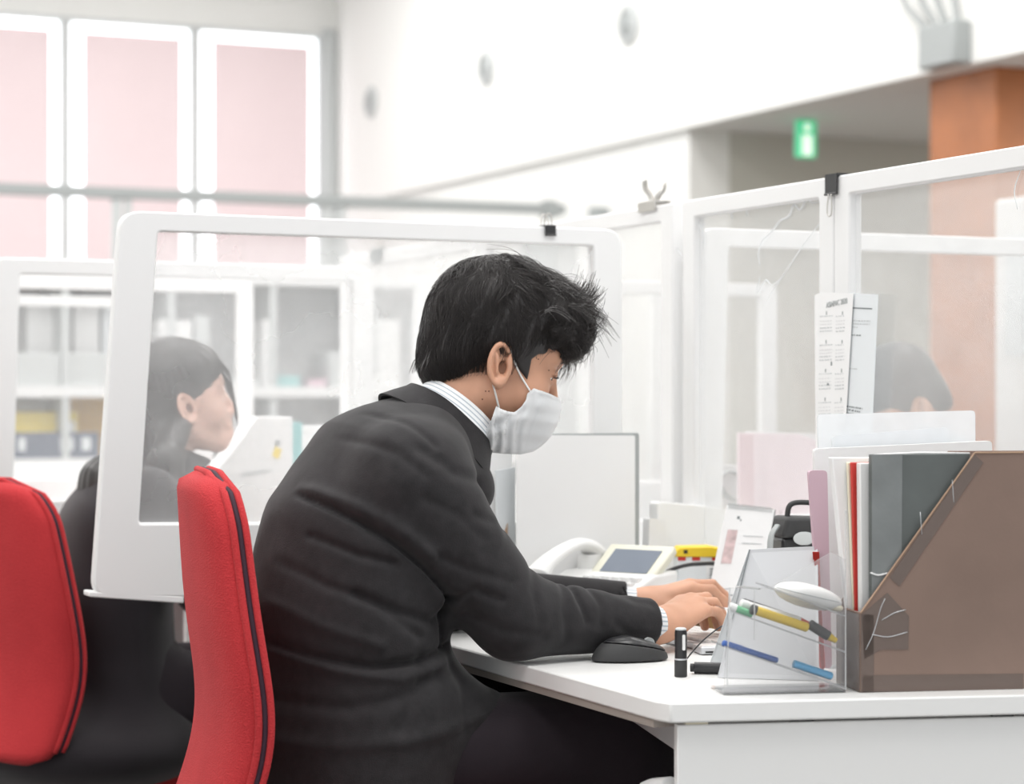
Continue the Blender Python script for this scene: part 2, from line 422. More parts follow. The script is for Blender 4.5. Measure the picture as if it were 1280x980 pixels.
def fold(P, s, seed=0):
    """gentle irregular waves for cloth"""
    r = np.random.RandomState(seed); out = 0
    for i in range(5):
        d = r.randn(3); d /= np.linalg.norm(d); out = out + np.sin(P @ d * s * (1 + .35 * i) + r.rand() * 6.28 + 1.5 * np.sin(P[:, (i + 1) % 3] * s * .45 + i)) / (1 + .5 * i)
    return out / 2.5
def strands_mesh(name, lines, r0, r1):
    """many fine tapering three-sided hairs in one mesh; lines: (n, k, 3)"""
    Ls = np.asarray(lines, float); n, k, _ = Ls.shape
    T = np.gradient(Ls, axis=1); T /= np.maximum(np.linalg.norm(T, axis=2, keepdims=True), 1e-9)
    ref = np.zeros_like(T); ref[..., 1] = 1; ref[np.abs(T[..., 1]) > .9] = (1, 0, 0)
    A = np.cross(T, ref); A /= np.maximum(np.linalg.norm(A, axis=2, keepdims=True), 1e-9); Bv = np.cross(T, A)
    rad = np.linspace(r0, r1, k)[None, :, None]
    rings = [Ls + (A * math.cos(2.0944 * j) + Bv * math.sin(2.0944 * j)) * rad for j in range(3)]
    V = np.stack(rings, 2).reshape(-1, 3)
    base = (np.arange(n)[:, None] * k + np.arange(k - 1)[None]) * 3; base = base.reshape(-1)
    F = np.concatenate([np.stack([base + j, base + (j + 1) % 3, base + 3 + (j + 1) % 3, base + 3 + j], 1) for j in range(3)])
    me = bpy.data.meshes.new(name); me.vertices.add(len(V)); me.vertices.foreach_set('co', V.astype(np.float32).ravel())
    me.loops.add(F.size); me.loops.foreach_set('vertex_index', F.ravel().astype(np.int32))
    me.polygons.add(len(F)); me.polygons.foreach_set('loop_start', np.arange(0, F.size, 4, dtype=np.int32))
    me.update(calc_edges=True); me.shade_smooth(); return me
# ------------------------------------------------------------------ the hall
def struct(name, mb, m, **k): return tag(mb.build(name, m, **k), kind='structure')
XB, YW = 5.97, 16.7
struct('floor', MB().box((-3.6, -1.2, -.06), (10.2, 17.2, 0)), M['carpet'])
struct('ceiling', MB().box((-3.6, -1.2, CEIL), (XB + .4, 17.2, CEIL + .1)), M['ceil'])
struct('bounce_wall_left', MB().box((-3.7, -1.2, 0), (-3.5, 17, CEIL)), M['wall'])  # unseen wall, added to bounce light back into the hall
# bulkhead over the recess, with the white wall under its far end
struct('wall_right', MB().box((XB, -1.2, 2.60), (XB + .25, YW, CEIL)), M['wall'], bevel=.006)
struct('wall_right_lower', MB().box((XB + .04, 10.9, 0), (XB + .3, YW, 2.60)), M['wall'])
struct('wall_recess', MB().box((XB + .3, 10.9, 0), (10.2, 11.1, 2.6)), M['recess'])
struct('wall_far_right', MB().box((10.0, -1.2, 0), (10.2, 10.9, 2.6)), M['recess'])
struct('ceiling_recess', MB().box((XB + .25, -1.2, 2.60), (10.2, 11.1, 2.66)), M['ceil'])
pil = MB().box((6.10, 8.19, 0), (6.72, 8.71, 2.60)).build('pillar', M['brownpaint'], bevel=.01); tag(pil, kind='structure')
# window wall
wx = [onY(p, 300, YW).x for p in (81, 243, 402)]; sp = wx[1] - wx[0]
wx = [wx[0] - sp * k for k in range(5, 0, -1)] + wx
WZ0, WZ1 = .9, onY(243, 33, YW).z
wb = MB(); wb.box((-3.6, YW, 0), (XB + .3, YW + .2, WZ0)); wb.box((-3.6, YW, WZ1), (XB + .3, YW + .2, CEIL))
wb.box((wx[-1], YW, WZ0), (XB + .3, YW + .2, WZ1)); wb.box((-3.6, YW, WZ0), (wx[0], YW + .2, WZ1))
struct('wall_back', wb, M['wall'])
for i in range(len(wx) - 1):
    a, b = wx[i], wx[i + 1]
    w = MB(); t = .04
    w.ringprism([(a, YW - .03, WZ0), (b, YW - .03, WZ0), (b, YW - .03, WZ1), (a, YW - .03, WZ1)],
                [(a + t, YW - .03, WZ0 + .04), (b - t, YW - .03, WZ0 + .04), (b - t, YW - .03, WZ1 - .03), (a + t, YW - .03, WZ1 - .03)], (0, .12, 0))
    fr = struct('window_%d' % (i + 1), w, M['ltgrey'])
    MB().box((a + t, YW + .03, WZ0 + .04), (b - t, YW + .04, WZ1 - .03)).build('window_pane', M['daylight'], fr)
    th = thing('roller_blind', ['pink roller blind far left, outside the wide bright bars'][0] if i < 5 else
               {5: 'pale pink roller blind at the left edge of the window wall', 6: 'pale pink roller blind between the two pairs of bright window gaps'}.get(i, ''), 'blind',
               ((a + b) / 2, YW - .05, WZ1), 0, 'pink roller blinds')
    if i < 5: th['label'] = 'pink roller blind outside the left edge of the picture' if i < 4 else 'pink roller blind beyond the left edge'
    g = .125
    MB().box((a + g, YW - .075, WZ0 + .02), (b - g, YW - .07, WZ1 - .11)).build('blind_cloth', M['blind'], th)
    MB().cyl((a + g, YW - .06, WZ0 + .02), (b - g, YW - .06, WZ0 + .02), .012).build('bottom_rail', M['ltgrey'], th)
# keep only the blinds the frame shows parts of, each with its own words
bl = [o for o in COL.objects if o.name.startswith('roller_blind')]
for o, s in zip(bl[5:], ('pale pink roller blind cut by the left edge of the picture', 'pale pink roller blind in the middle of the window wall, between bright gaps')): o['label'] = s
if len(bl) >= 7:
    bl[4]['label'] = 'pale pink roller blind cut by the left edge of the picture'
    bl[5]['label'] = 'pale pink roller blind in the middle of the window wall'
    bl[6]['label'] = 'pale pink roller blind nearest the white wall corner'
for o in bl[:4]:
    for c in list(o.children): bpy.data.objects.remove(c)
    bpy.data.objects.remove(o)
# vertical grey jamb at the right end of the windows
struct('trim_1', MB().box((wx[-1] + .0, YW - .08, WZ0), (wx[-1] + .10, YW, WZ1 + .04)), M['ltgrey'])
# grey steel frame standing across the hall in front of the windows
rz0 = onY(243, 252, 12.3).z; rz1 = onY(243, 238, 12.3).z
th = thing('guard_rail', 'grey steel rail on posts crossing in front of the windows', 'rail', (1.5, 12.3, 0))
MB().box((-3.4, 12.27, rz0), (5.9, 12.33, rz1)).build('rail', M['grey'], th, bevel=.004)
for p0, p1 in ((140, 152), (156, 164), (402, 412), (420, 431)):
    x0, x1 = onY(p0, 300, 12.3).x, onY(p1, 300, 12.3).x
    MB().box((x0, 12.28, 0), (x1, 12.32, rz0)).build('post', M['ltgrey'], th)
x0 = onY(690, 268, 12.3).x
MB().box((x0 - .06, 12.26, rz0 - .02), (x0 + .02, 12.34, rz1 + .02)).build('end_cap', M['grey'], th)
p = onX(755, 266, XB + .03)
tag(MB().box((XB - .05, p.y - .05, p.z - .03), (XB + .05, p.y + .05, p.z + .03)).build('wall_bracket', M['grey'], top=(XB, p.y, p.z)), 'small grey bracket on the white wall above the partition corner', 'bracket')
# air nozzles on the bulkhead
for (px, py, s, lb) in ((787, 30, 1.0, 'grey air nozzle on the white bulkhead, nearest of three'), (609, 85, 1.0, 'grey air nozzle on the white bulkhead, middle of three'), (465, 128, 1.0, 'grey air nozzle on the white bulkhead, farthest of three')):
    p = onX(px, py, XB); th = thing('air_nozzle', lb, 'vent', p, 0, 'air nozzles on the bulkhead')
    X = Matrix.Translation(p) @ Matrix.Rotation(-math.pi / 2, 4, 'Y')
    MB().lathe([(.12, 0), (.125, .012), (.10, .03), (.085, .032), (.08, .012)], X=X).build('rim', M['ltgrey'], th, smooth=40)
    MB().ellipsoid(p + Vector((-.015, 0, 0)), (.03, .075, .075)).build('nozzle_ball', M['grey'], th, smooth=180)
# wireless box with aerials at the lower edge of the bulkhead
p = onX(1168, 60, XB - .05)
th = thing('wireless_router', 'dark grey box with four stick aerials hung on the bulkhead edge', 'router', p)
w = .22; MB().box((p.x - .05, p.y - w, p.z - .10), (p.x + .05, p.y + w * .3, p.z + .10)).build('housing', M['grey'], th, bevel=.015)
for k, (dy, lean) in enumerate(((-.18, .05), (-.09, .10), (-.02, .16), (.05, .24))):
    b = Vector((p.x, p.y + dy, p.z + .09)); MB().tube([b, b + Vector((0, lean * .7, .13)), b + Vector((0, lean, .24))], [.016, .014, .012]).build('aerial', M['grey'], th, smooth=40)
# exit sign under the recess ceiling
q = onX(1007, 150, 6.35); th = thing('exit_sign', 'small lit green and white exit sign hanging from the recess ceiling', 'sign', (q.x, q.y, 2.6))
zt = 2.6; w = .055
MB().box((q.x - w, q.y - .025, zt - .21), (q.x + w, q.y + .025, zt - .012)).build('sign_box', M['exitgreen'], th, bevel=.004)
MB().box((q.x - w * .7, q.y - .030, zt - .20), (q.x + w * .45, q.y - .025, zt - .09)).build('pictogram_panel', M['exitwhite'], th)
MB().ellipsoid((q.x - w * .1, q.y - .028, zt - .05), (.022, .003, .022), 8).build('pictogram', M['exitwhite'], th)
MB().box((q.x - .02, q.y - .02, zt - .02), (q.x + .02, q.y + .02, zt)).build('bracket', M['ltgrey'], th)
# ceiling lamps
for i, (x, y) in enumerate(CEIL_LAMPS):
    o = MB().box((x - .62, y - .62, CEIL - .06), (x + .62, y + .62, CEIL)).build('ceiling_panel', M['frame'], None, bevel=.01); o['kind'] = 'structure'

# ------------------------------------------------------------------ chairs
def chair(label, loc, rz, top=1.0, group='red office chairs', drop=0.0):
    t = thing('office_chair', label, 'chair', (loc[0], loc[1], 0), rz, group)
    zb, zt = top - .52, top
    n, seg = 40, 40; mb = MB(); vs = []; side = []
    for i in range(n + 1):
        u = i / n; z = zb + (zt - zb) * u
        xc = .026 * math.exp(-((u - .30) / .26) ** 2) - .016 * u * u - .040 * (1 - u) ** 3
        hw = .215 + .018 * math.sin(math.pi * min(1, u * 1.1)) - .035 * u ** 3
        e = max(0, (u - .84) / .16); hw -= .090 * (1 - math.sqrt(max(0, 1 - e * e)))
        e0 = max(0, (.07 - u) / .07); hw -= .05 * (1 - math.sqrt(max(0, 1 - e0 * e0)))
        th = .034; e2 = max(0, (u - .955) / .045); th *= math.sqrt(max(.02, 1 - e2 * e2)); e3 = max(0, (.03 - u) / .03); th *= math.sqrt(max(.05, 1 - e3 * e3))
        for k in range(seg):
            a = 2 * math.pi * k / seg; c, s = math.cos(a), math.sin(a)
            y = math.copysign(abs(s) ** .45, s) * hw; x = math.copysign(abs(c) ** .8, c) * th
            vs.append(Vector((xc + x + .10 * (y / .22) ** 2 * .22, y, z)))
        side.append((xc + .10 * (hw / .22) ** 2 * .22, hw, z))
    fs = [(i * seg + k, i * seg + (k + 1) % seg, (i + 1) * seg + (k + 1) % seg, (i + 1) * seg + k) for i in range(n) for k in range(seg)]
    fs += [tuple(reversed(range(seg))), tuple(range(n * seg, (n + 1) * seg))]
    mb.add(vs, fs); bk = mb.build('backrest', M['red'], t, world=False, smooth=180)
    per = [(x + .012, -h * 1.003, z) for x, h, z in side[2:-2]] + [(side[-1][0] + .006, y, zt + .0005) for y in (-.08, 0, .08)] + [(x + .012, h * 1.003, z) for x, h, z in reversed(side[2:-2])]
    MB().tube(per, .0042, 8).build('piping', M['piping'], bk, world=False, smooth=180)
    for dx in (-.0085, .0085):
        pp = [(x + dx, y, z) for x, y, z in per]
        MB().tube(pp, .0055, 8).build('welt', M['red'], bk, world=False, smooth=180)
    MB().tube([(-.03, 0, zb + .03), (-.05, 0, zb - .03), (-.02, 0, zb - .07), (.12, 0, zb - .11)], [.018, .024, .026, .03], 10).build('back_bracket', M['blackmatt'], t, world=False, smooth=60)
    s = MB(); rr = roundpoly([(.03, -.22, .40 - drop), (.46, -.22, .40 - drop), (.46, .22, .40 - drop), (.03, .22, .40 - drop)], .08); s.prism(rr, (0, 0, .065)); s.build('seat', M['red'], t, world=False, bevel=.02, seg=3)
    MB().box((.10, -.12, .36 - drop), (.36, .12, .40 - drop)).build('seat_mechanism', M['blackmatt'], t, world=False, bevel=.01)
    MB().tube([(.18, -.10, .375), (.16, -.24, .37), (.15, -.28, .37)], [.006, .006, .012]).build('lever', M['silver'], t, world=False, smooth=60)
    MB().cyl((.25, 0, .10), (.25, 0, .37 - drop), .026).build('gas_column', M['blackmatt'], t, world=False, smooth=60)
    for k in range(5):
        a = 2 * math.pi * k / 5 + .3; d = Vector((math.cos(a), math.sin(a), 0)); c = Vector((.25, 0, 0))
        lg = MB().tube([c + Vector((0, 0, .11)), c + d * .15 + Vector((0, 0, .10)), c + d * .29 + Vector((0, 0, .065))], [.03, .022, .016], 10, flat=.7).build('leg', M['silver'], t, world=False, smooth=60)
        n_ = Vector((-d.y, d.x, 0)); c2 = c + d * .29 + Vector((0, 0, .028))
        MB().cyl(c2 - n_ * .022, c2 + n_ * .022, .028).build('caster', M['blackmatt'], lg, world=False, smooth=60)
    for s_ in (-1, 1):
        if group == 'x': break
    return t
chair('red upholstered office chair directly behind the masked man in the dark suit', (.915, 3.085), math.radians(-11), 1.005)
chair('red upholstered office chair behind the woman, standing at the left edge', (.80, 4.20), math.radians(24), .955, drop=.06)
c3 = onY(-12, 596, 5.6)
chair('red office chair whose top corner peeks above another at the far left', (c3.x - .02, 5.6), math.radians(10), c3.z + .01)

# ------------------------------------------------------------------ desks
DZ = .72
def desk(label, top_pts, front_leg=True, th=.026):
    cx = sum(p[0] for p in top_pts) / len(top_pts); cy = sum(p[1] for p in top_pts) / len(top_pts)
    t = thing('office_desk', label, 'desk', (cx, cy, 0), 0, 'white office desks')
    MB().prism([(x, y, DZ - th) for x, y in top_pts], (0, 0, th)).build('desk_top', M['desk'], t, bevel=.0025)
    return t
P0 = onZ(819, 876, DZ); P1 = onZ(838, 879, DZ); P2 = onZ(1280, 868.5, DZ); dr = (P2 - P1).normalized()
K = dr * ((2.025 - P1.x) / dr.x) + P1
FAR = 3.685; XL = onZ(545, 801.5, DZ)
d1 = desk('white desk with chamfered corner under the masked man\'s forearms', [(P0.x, P0.y), (P1.x, P1.y), (K.x, K.y), (2.025, FAR), (XL.x + .002, FAR), (XL.x, XL.y)])
# dark band under the long edge, end panel, steel beam, cable tray
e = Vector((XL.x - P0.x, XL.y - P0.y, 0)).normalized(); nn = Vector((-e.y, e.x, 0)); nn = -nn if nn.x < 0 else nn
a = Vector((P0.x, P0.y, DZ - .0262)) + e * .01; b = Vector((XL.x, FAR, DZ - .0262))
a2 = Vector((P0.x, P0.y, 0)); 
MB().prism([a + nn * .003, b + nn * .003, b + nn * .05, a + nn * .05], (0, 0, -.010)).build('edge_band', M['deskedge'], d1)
o = nn * 0 + dr * .004; q0 = P1 + dr * .012 + Vector((dr.y, -dr.x, 0)) * -.012; q1 = K + Vector((dr.y, -dr.x, 0)) * -.012 - dr * .02
dn = Vector((-dr.y, dr.x, 0))
zt = DZ - .026 - .0045
def gp(u, v, z): return Vector((q0.x, q0.y, 0)) + dr * u + dn * v + Vector((0, 0, z))
Ln = (q1 - q0).length
MB().prism([gp(0, 0, .06), gp(Ln, 0, .06), gp(Ln, .018, .06), gp(0, .018, .06)], (0, 0, zt - .06)).build('end_panel', M['desk'], d1, bevel=.0015)
for u in (.012, .155, .43): MB().prism([gp(u, .004, zt - .001), gp(u + .03, .004, zt - .001), gp(u + .03, .017, zt - .001), gp(u, .017, zt - .001)], (0, 0, .0058)).build('spacer', M['cream'] if u < .1 else M['black'], d1)
MB().prism([gp(.03, .05, DZ - .085), gp(.07, .05, DZ - .085), gp(.07, 1.1, DZ - .085), gp(.03, 1.1, DZ - .085)], (0, 0, .058)).build('under_beam', M['ltgrey'], d1)
MB().tube(bez([gp(.0, .03, .60), gp(-.012, .10, .585), gp(.01, .2, .56), gp(.05, .3, .55)], 5), .018, 10).build('cable_sleeve', M['frame'], d1, smooth=60)
MB().prism([gp(-.01, .02, .0), gp(.06, .02, .0), gp(.06, .07, .0), gp(-.01, .07, .0)], (0, 0, .03)).build('foot', M['ltgrey'], d1)
MB().box((1.98, K.y + .1, .1), (2.0, FAR - .05, .66)).build('modesty_panel', M['frame'], d1)
MB().box((1.40, FAR - .03, 0), (1.95, FAR - .005, DZ - .03)).build('side_panel', M['frame'], d1)
def plain_desk(label, x0, x1, y0, y1):
    t = desk(label, [(x0, y0), (x1, y0), (x1, y1), (x0, y1)])
    for y in (y0 + .005, y1 - .03): MB().box((x0 + .06, y, 0), (x1 - .06, y + .025, DZ - .03)).build('side_panel', M['frame'], t)
    MB().box((x1 - .05 if x0 < 2 else x0 + .03, y0 + .04, .1), (x1 - .03 if x0 < 2 else x0 + .05, y1 - .04, .66)).build('modesty_panel', M['frame'], t)
    return t
plain_desk('white desk in front of the long-haired woman', 1.335, 2.025, 3.70, 4.89)
plain_desk('white desk in the row beyond the woman', 1.335, 2.025, 4.905, 6.09)
plain_desk('white desk farthest along the row, below the bookcase', 1.335, 2.025, 6.105, 7.3)
plain_desk('white desk behind the cloudy partition, opposite the masked man', 2.055, 2.745, 2.5, 3.685)
plain_desk('white desk behind the cloudy partition, opposite the woman', 2.055, 2.745, 3.70, 5.25)
plain_desk('white desk across the partition, beyond two others', 2.055, 2.745, 5.265, 6.8)

# ------------------------------------------------------------------ clear-sheet dividers
def frame_panel(name, label, outer, inner, ex, film, group=None, r_out=.03, r_in=.008, cat='divider', loc=None):
    o3 = [Vector(p) for p in outer]; c = sum(o3, Vector()) / 4
    t = thing(name, label, cat, loc or (c.x, c.y, min(p.z for p in o3)), 0, group)
    MB().ringprism(roundpoly(outer, r_out, 6), roundpoly(inner, r_in, 6), ex).build('frame', M['frame'], t, bevel=.004)
    ex = Vector(ex); i3 = [Vector(p) for p in inner]; ci = sum(i3, Vector()) / 4
    pts = [p + (p - ci).normalized() * .006 + ex * .5 for p in i3]
    me = bpy.data.meshes.new('film'); n = 24; vs = []; rnd = random.Random(len(label))
    nv = ex.normalized(); ph = rnd.random() * 6
    for i in range(n + 1):
        for j in range(n + 1):
            u, v = i / n, j / n
            q = pts[0] * (1 - u) * (1 - v) + pts[1] * u * (1 - v) + pts[2] * u * v + pts[3] * (1 - u) * v
            w = math.sin(math.pi * u) * math.sin(math.pi * v)
            vs.append(q + nv * w * .0022 * (math.sin(7 * u + 3 * v + ph) + math.sin(13 * u - 5 * v + ph * 2)))
    me.from_pydata(vs, [], [(i * (n + 1) + j, (i + 1) * (n + 1) + j, (i + 1) * (n + 1) + j + 1, i * (n + 1) + j + 1) for i in range(n) for j in range(n)])
    link('clear_sheet', me, film, t, smooth=180)
    return t
Y1 = 3.69
w1 = frame_panel('desk_divider', 'white framed clear divider hanging over the desk edge between man and woman',
     [onY(116, 748, Y1), onY(778, 742, Y1), onY(778, 287, Y1), onY(151, 263, Y1)],
     [onY(174, 654, Y1), onY(742, 652, Y1), onY(742, 307, Y1), onY(198, 289, Y1)], (0, .028, 0), M['film'], 'clear dividers between desks', r_out=.035)
pf = onY(112, 744, Y1); pg = onY(230, 750, Y1)
MB().prism(roundpoly([pf + Vector((0, 0, -.003)), pg + Vector((0, 0, -.006)), pg + Vector((0, 0, .006)), pf + Vector((0, 0, .006))], .003), (0, .045, 0)).build('foot_rail', M['frame'], w1, bevel=.002)
for x in (1.42, 1.80): MB().box((x, Y1 + .004, DZ), (x + .06, Y1 + .026, onY(600, 742, Y1).z + .01)).build('bracket', M['frame'], w1)
def divider(label, x0, x1, Y, z0=.77, z1=1.435, film='film3'):
    O = [(x0 - .02, Y, z0), (x1, Y, z0), (x1, Y, z1), (x0, Y, z1)]; I = [(x0 + .045, Y, z0 + .11), (x1 - .05, Y, z0 + .11), (x1 - .05, Y, z1 - .035), (x0 + .06, Y, z1 - .035)]
    t = frame_panel('desk_divider', label, O, I, (0, .028, 0), M[film], 'clear dividers between desks')
    for x in ((max(x0, 1.4) + .04), min(x1, 2.66) - .10): MB().box((x, Y + .004, DZ), (x + .06, Y + .024, z0 + .01)).build('bracket', M['frame'], t)
    return t
xa = onY(22, 400, 4.89).x - .055; xb = onY(466, 400, 4.89).x
divider('white framed divider on the far side of the woman, its post at the left edge', xa, xb, 4.885, z1=onY(80, 324, 4.89).z)
divider('white framed divider third along the row, seen through two sheets', 1.0, 1.93, 6.09, z1=1.44)
divider('white framed divider farthest along the row', 1.02, 1.93, 7.30, z1=1.44)
divider('white framed divider behind the cloudy partition, crossing the brown pillar', 2.06, 3.15, 3.685, z1=1.435)
xr = onY(926, 400, 5.45).x
divider('white framed divider far behind the partition, its rounded post beside the recess', 2.10, xr, 5.25, z1=onY(900, 354, 5.25).z)
# long partition along the back of the desks
def part_panel(label, y0, y1, film, X=2.040, z0=.722, zt=1.483, tw=.046):
    O = [(X, y0, z0), (X, y1, z0), (X, y1, zt), (X, y0, zt)]; I = [(X, y0 + tw, z0 + .05), (X, y1 - tw, z0 + .05), (X, y1 - tw, zt - .033), (X, y0 + tw, zt - .033)]
    return frame_panel('partition_screen', label, O, I, (-.026, 0, 0), M[film], 'clear screens along the back of the desks', r_out=.004, loc=(X, (y0 + y1) / 2, z0))
pY = 3.151
s1 = part_panel('clear white-framed screen behind the cardboard box, right of the hung papers', 2.30, pY - .001, 'film2')
s2 = part_panel('clear white-framed screen left of the hung papers, with creased sheet', pY + .001, 3.68, 'film2')
s3 = part_panel('clear white-framed screen where the long partition meets the man\'s divider', 3.72, 4.66, 'film2')
s4 = part_panel('clear white-framed screen beyond the woman\'s desk', 4.665, 5.6, 'film2')
# creases in the vinyl of the second screen
def crease(pts, parent, r=.0012, X=2.026):
    L = bez([onX(a, b, X - .002) for a, b in pts], 4); rr = [r * (.5 + .5 * math.sin(math.pi * i / (len(L) - 1))) for i in range(len(L))]
    MB().tube(L, rr, 5).build('crease', M['folderclear'], parent, smooth=180)
crease([(1036, 246), (1018, 254), (1008, 250), (1000, 262), (992, 256), (986, 270), (975, 276), (966, 288), (952, 303), (948, 318), (950, 332)], s2, .0016)
crease([(950, 345), (946, 366), (953, 356), (958, 350), (966, 356), (980, 344)], s2, .0012)
crease([(1030, 270), (1015, 292), (1000, 312), (985, 335), (965, 365), (955, 382)], s2, .0009)
crease([(868, 268), (876, 284), (880, 300), (878, 312)], s2, .0013)
crease([(838, 296), (846, 310), (853, 322)], s2, .001)
crease([(914, 264), (915, 274)], s2, .0012); crease([(933, 262), (934, 270)], s2, .0012)
crease([(1276, 212), (1268, 238), (1272, 262)], s1, .0010)

# ------------------------------------------------------------------ clips
def binder_clip(label, p, ang, w=.03, h=.022, handle_down=True, up=False):
    """p: top middle of the clip on the bar's top edge; ang: direction of its width"""
    t = thing('binder_clip', label, 'clip', p, ang, 'clips on the screens')
    prof = [(-.006, 0), (.006, 0), (.018, -h), (-.018, -h)]
    mb = MB(); vs = [(-w / 2, -.017, .002), (w / 2, -.017, .002), (w / 2, .017, .002), (-w / 2, .017, .002)]
    mb.box((-w / 2, -.017, -.0), (w / 2, .017, .004)); mb.box((-w / 2, -.0185, -h), (w / 2, -.0165, .003)); mb.box((-w / 2, .0165, -h), (w / 2, .0185, .003))
    mb.cyl((-w / 2, -.0185, -h), (w / 2, -.0185, -h), .0022, 8); mb.cyl((-w / 2, .0185, -h), (w / 2, .0185, -h), .0022, 8)
    mb.build('clip_body', M['black'], t, world=False, smooth=30)
    for s in ((-1,) if up is None else (-1, 1)):
        if up: L = [(-.008, s * .006, .003), (-.006, s * .010, .020), (0, s * .011, .026), (.006, s * .010, .020), (.008, s * .006, .003)]
        else: L = [(-.004, s * .020, -h), (-.007, s * .021, -h - .022), (-.006, s * .021, -h - .034), (0, s * .021, -h - .038), (.006, s * .021, -h - .034), (.007, s * .021, -h - .022), (.004, s * .020, -h)]
        MB().tube(bez(L, 4), .0011, 6).build('wire_handle', M['steel'], t, world=False, smooth=180)
    return t
p = onX(1050, 219, 2.027); binder_clip('black binder clip with hanging wire handle above the papers', (2.027, p.y, 1.483), math.pi / 2, w=.036, h=.030)
p = onY(683, 284, Y1 + .014); binder_clip('small black binder clip on the man\'s divider, right above his head', (p.x, Y1 + .014, p.z - .001), 0, w=.022, h=.014, up=True)
# bulldog clip
p = onX(818, 264, 2.027); t = thing('bulldog_clip', 'brass coloured bulldog clip with two spread wings on the partition bar', 'clip', (2.027, p.y, 1.483), math.pi / 2)
mb = MB(); mb.box((-.035, -.019, -.010), (.035, -.015, .010)); mb.box((-.035, .015, -.010), (.035, .019, .010)); mb.box((-.025, -.016, .006), (.025, .016, .012)); mb.build('jaws', M['steel'], t, world=False, bevel=.001)
for s in (-1, 1):
    MB().tube(bez([(0, s * .004, .01), (.004 * s, s * .008, .024), (.004 * s, s * .018, .036), (0, s * .021, .052)], 4), [.006] * 12 + [.004], 8, flat=.5).build('wing', M['steel'], t, world=False, smooth=60)
t = thing('sheet_clip', 'blurred grey clip on the far partition bar, left of the man\'s head', 'clip', (2.027, 5.31, 1.483))
mb = MB(); mb.box((2.004, 5.28, 1.455), (2.010, 5.34, 1.489)); mb.box((2.0435, 5.28, 1.455), (2.0495, 5.34, 1.489)); mb.box((2.008, 5.28, 1.4835), (2.046, 5.34, 1.489)); mb.build('jaw', M['grey'], t, bevel=.001)
MB().tube([(2.027, 5.30, 1.488), (2.02, 5.29, 1.51), (2.02, 5.33, 1.51), (2.027, 5.32, 1.488)], .003, 6).build('wire_handle', M['steel'], t)
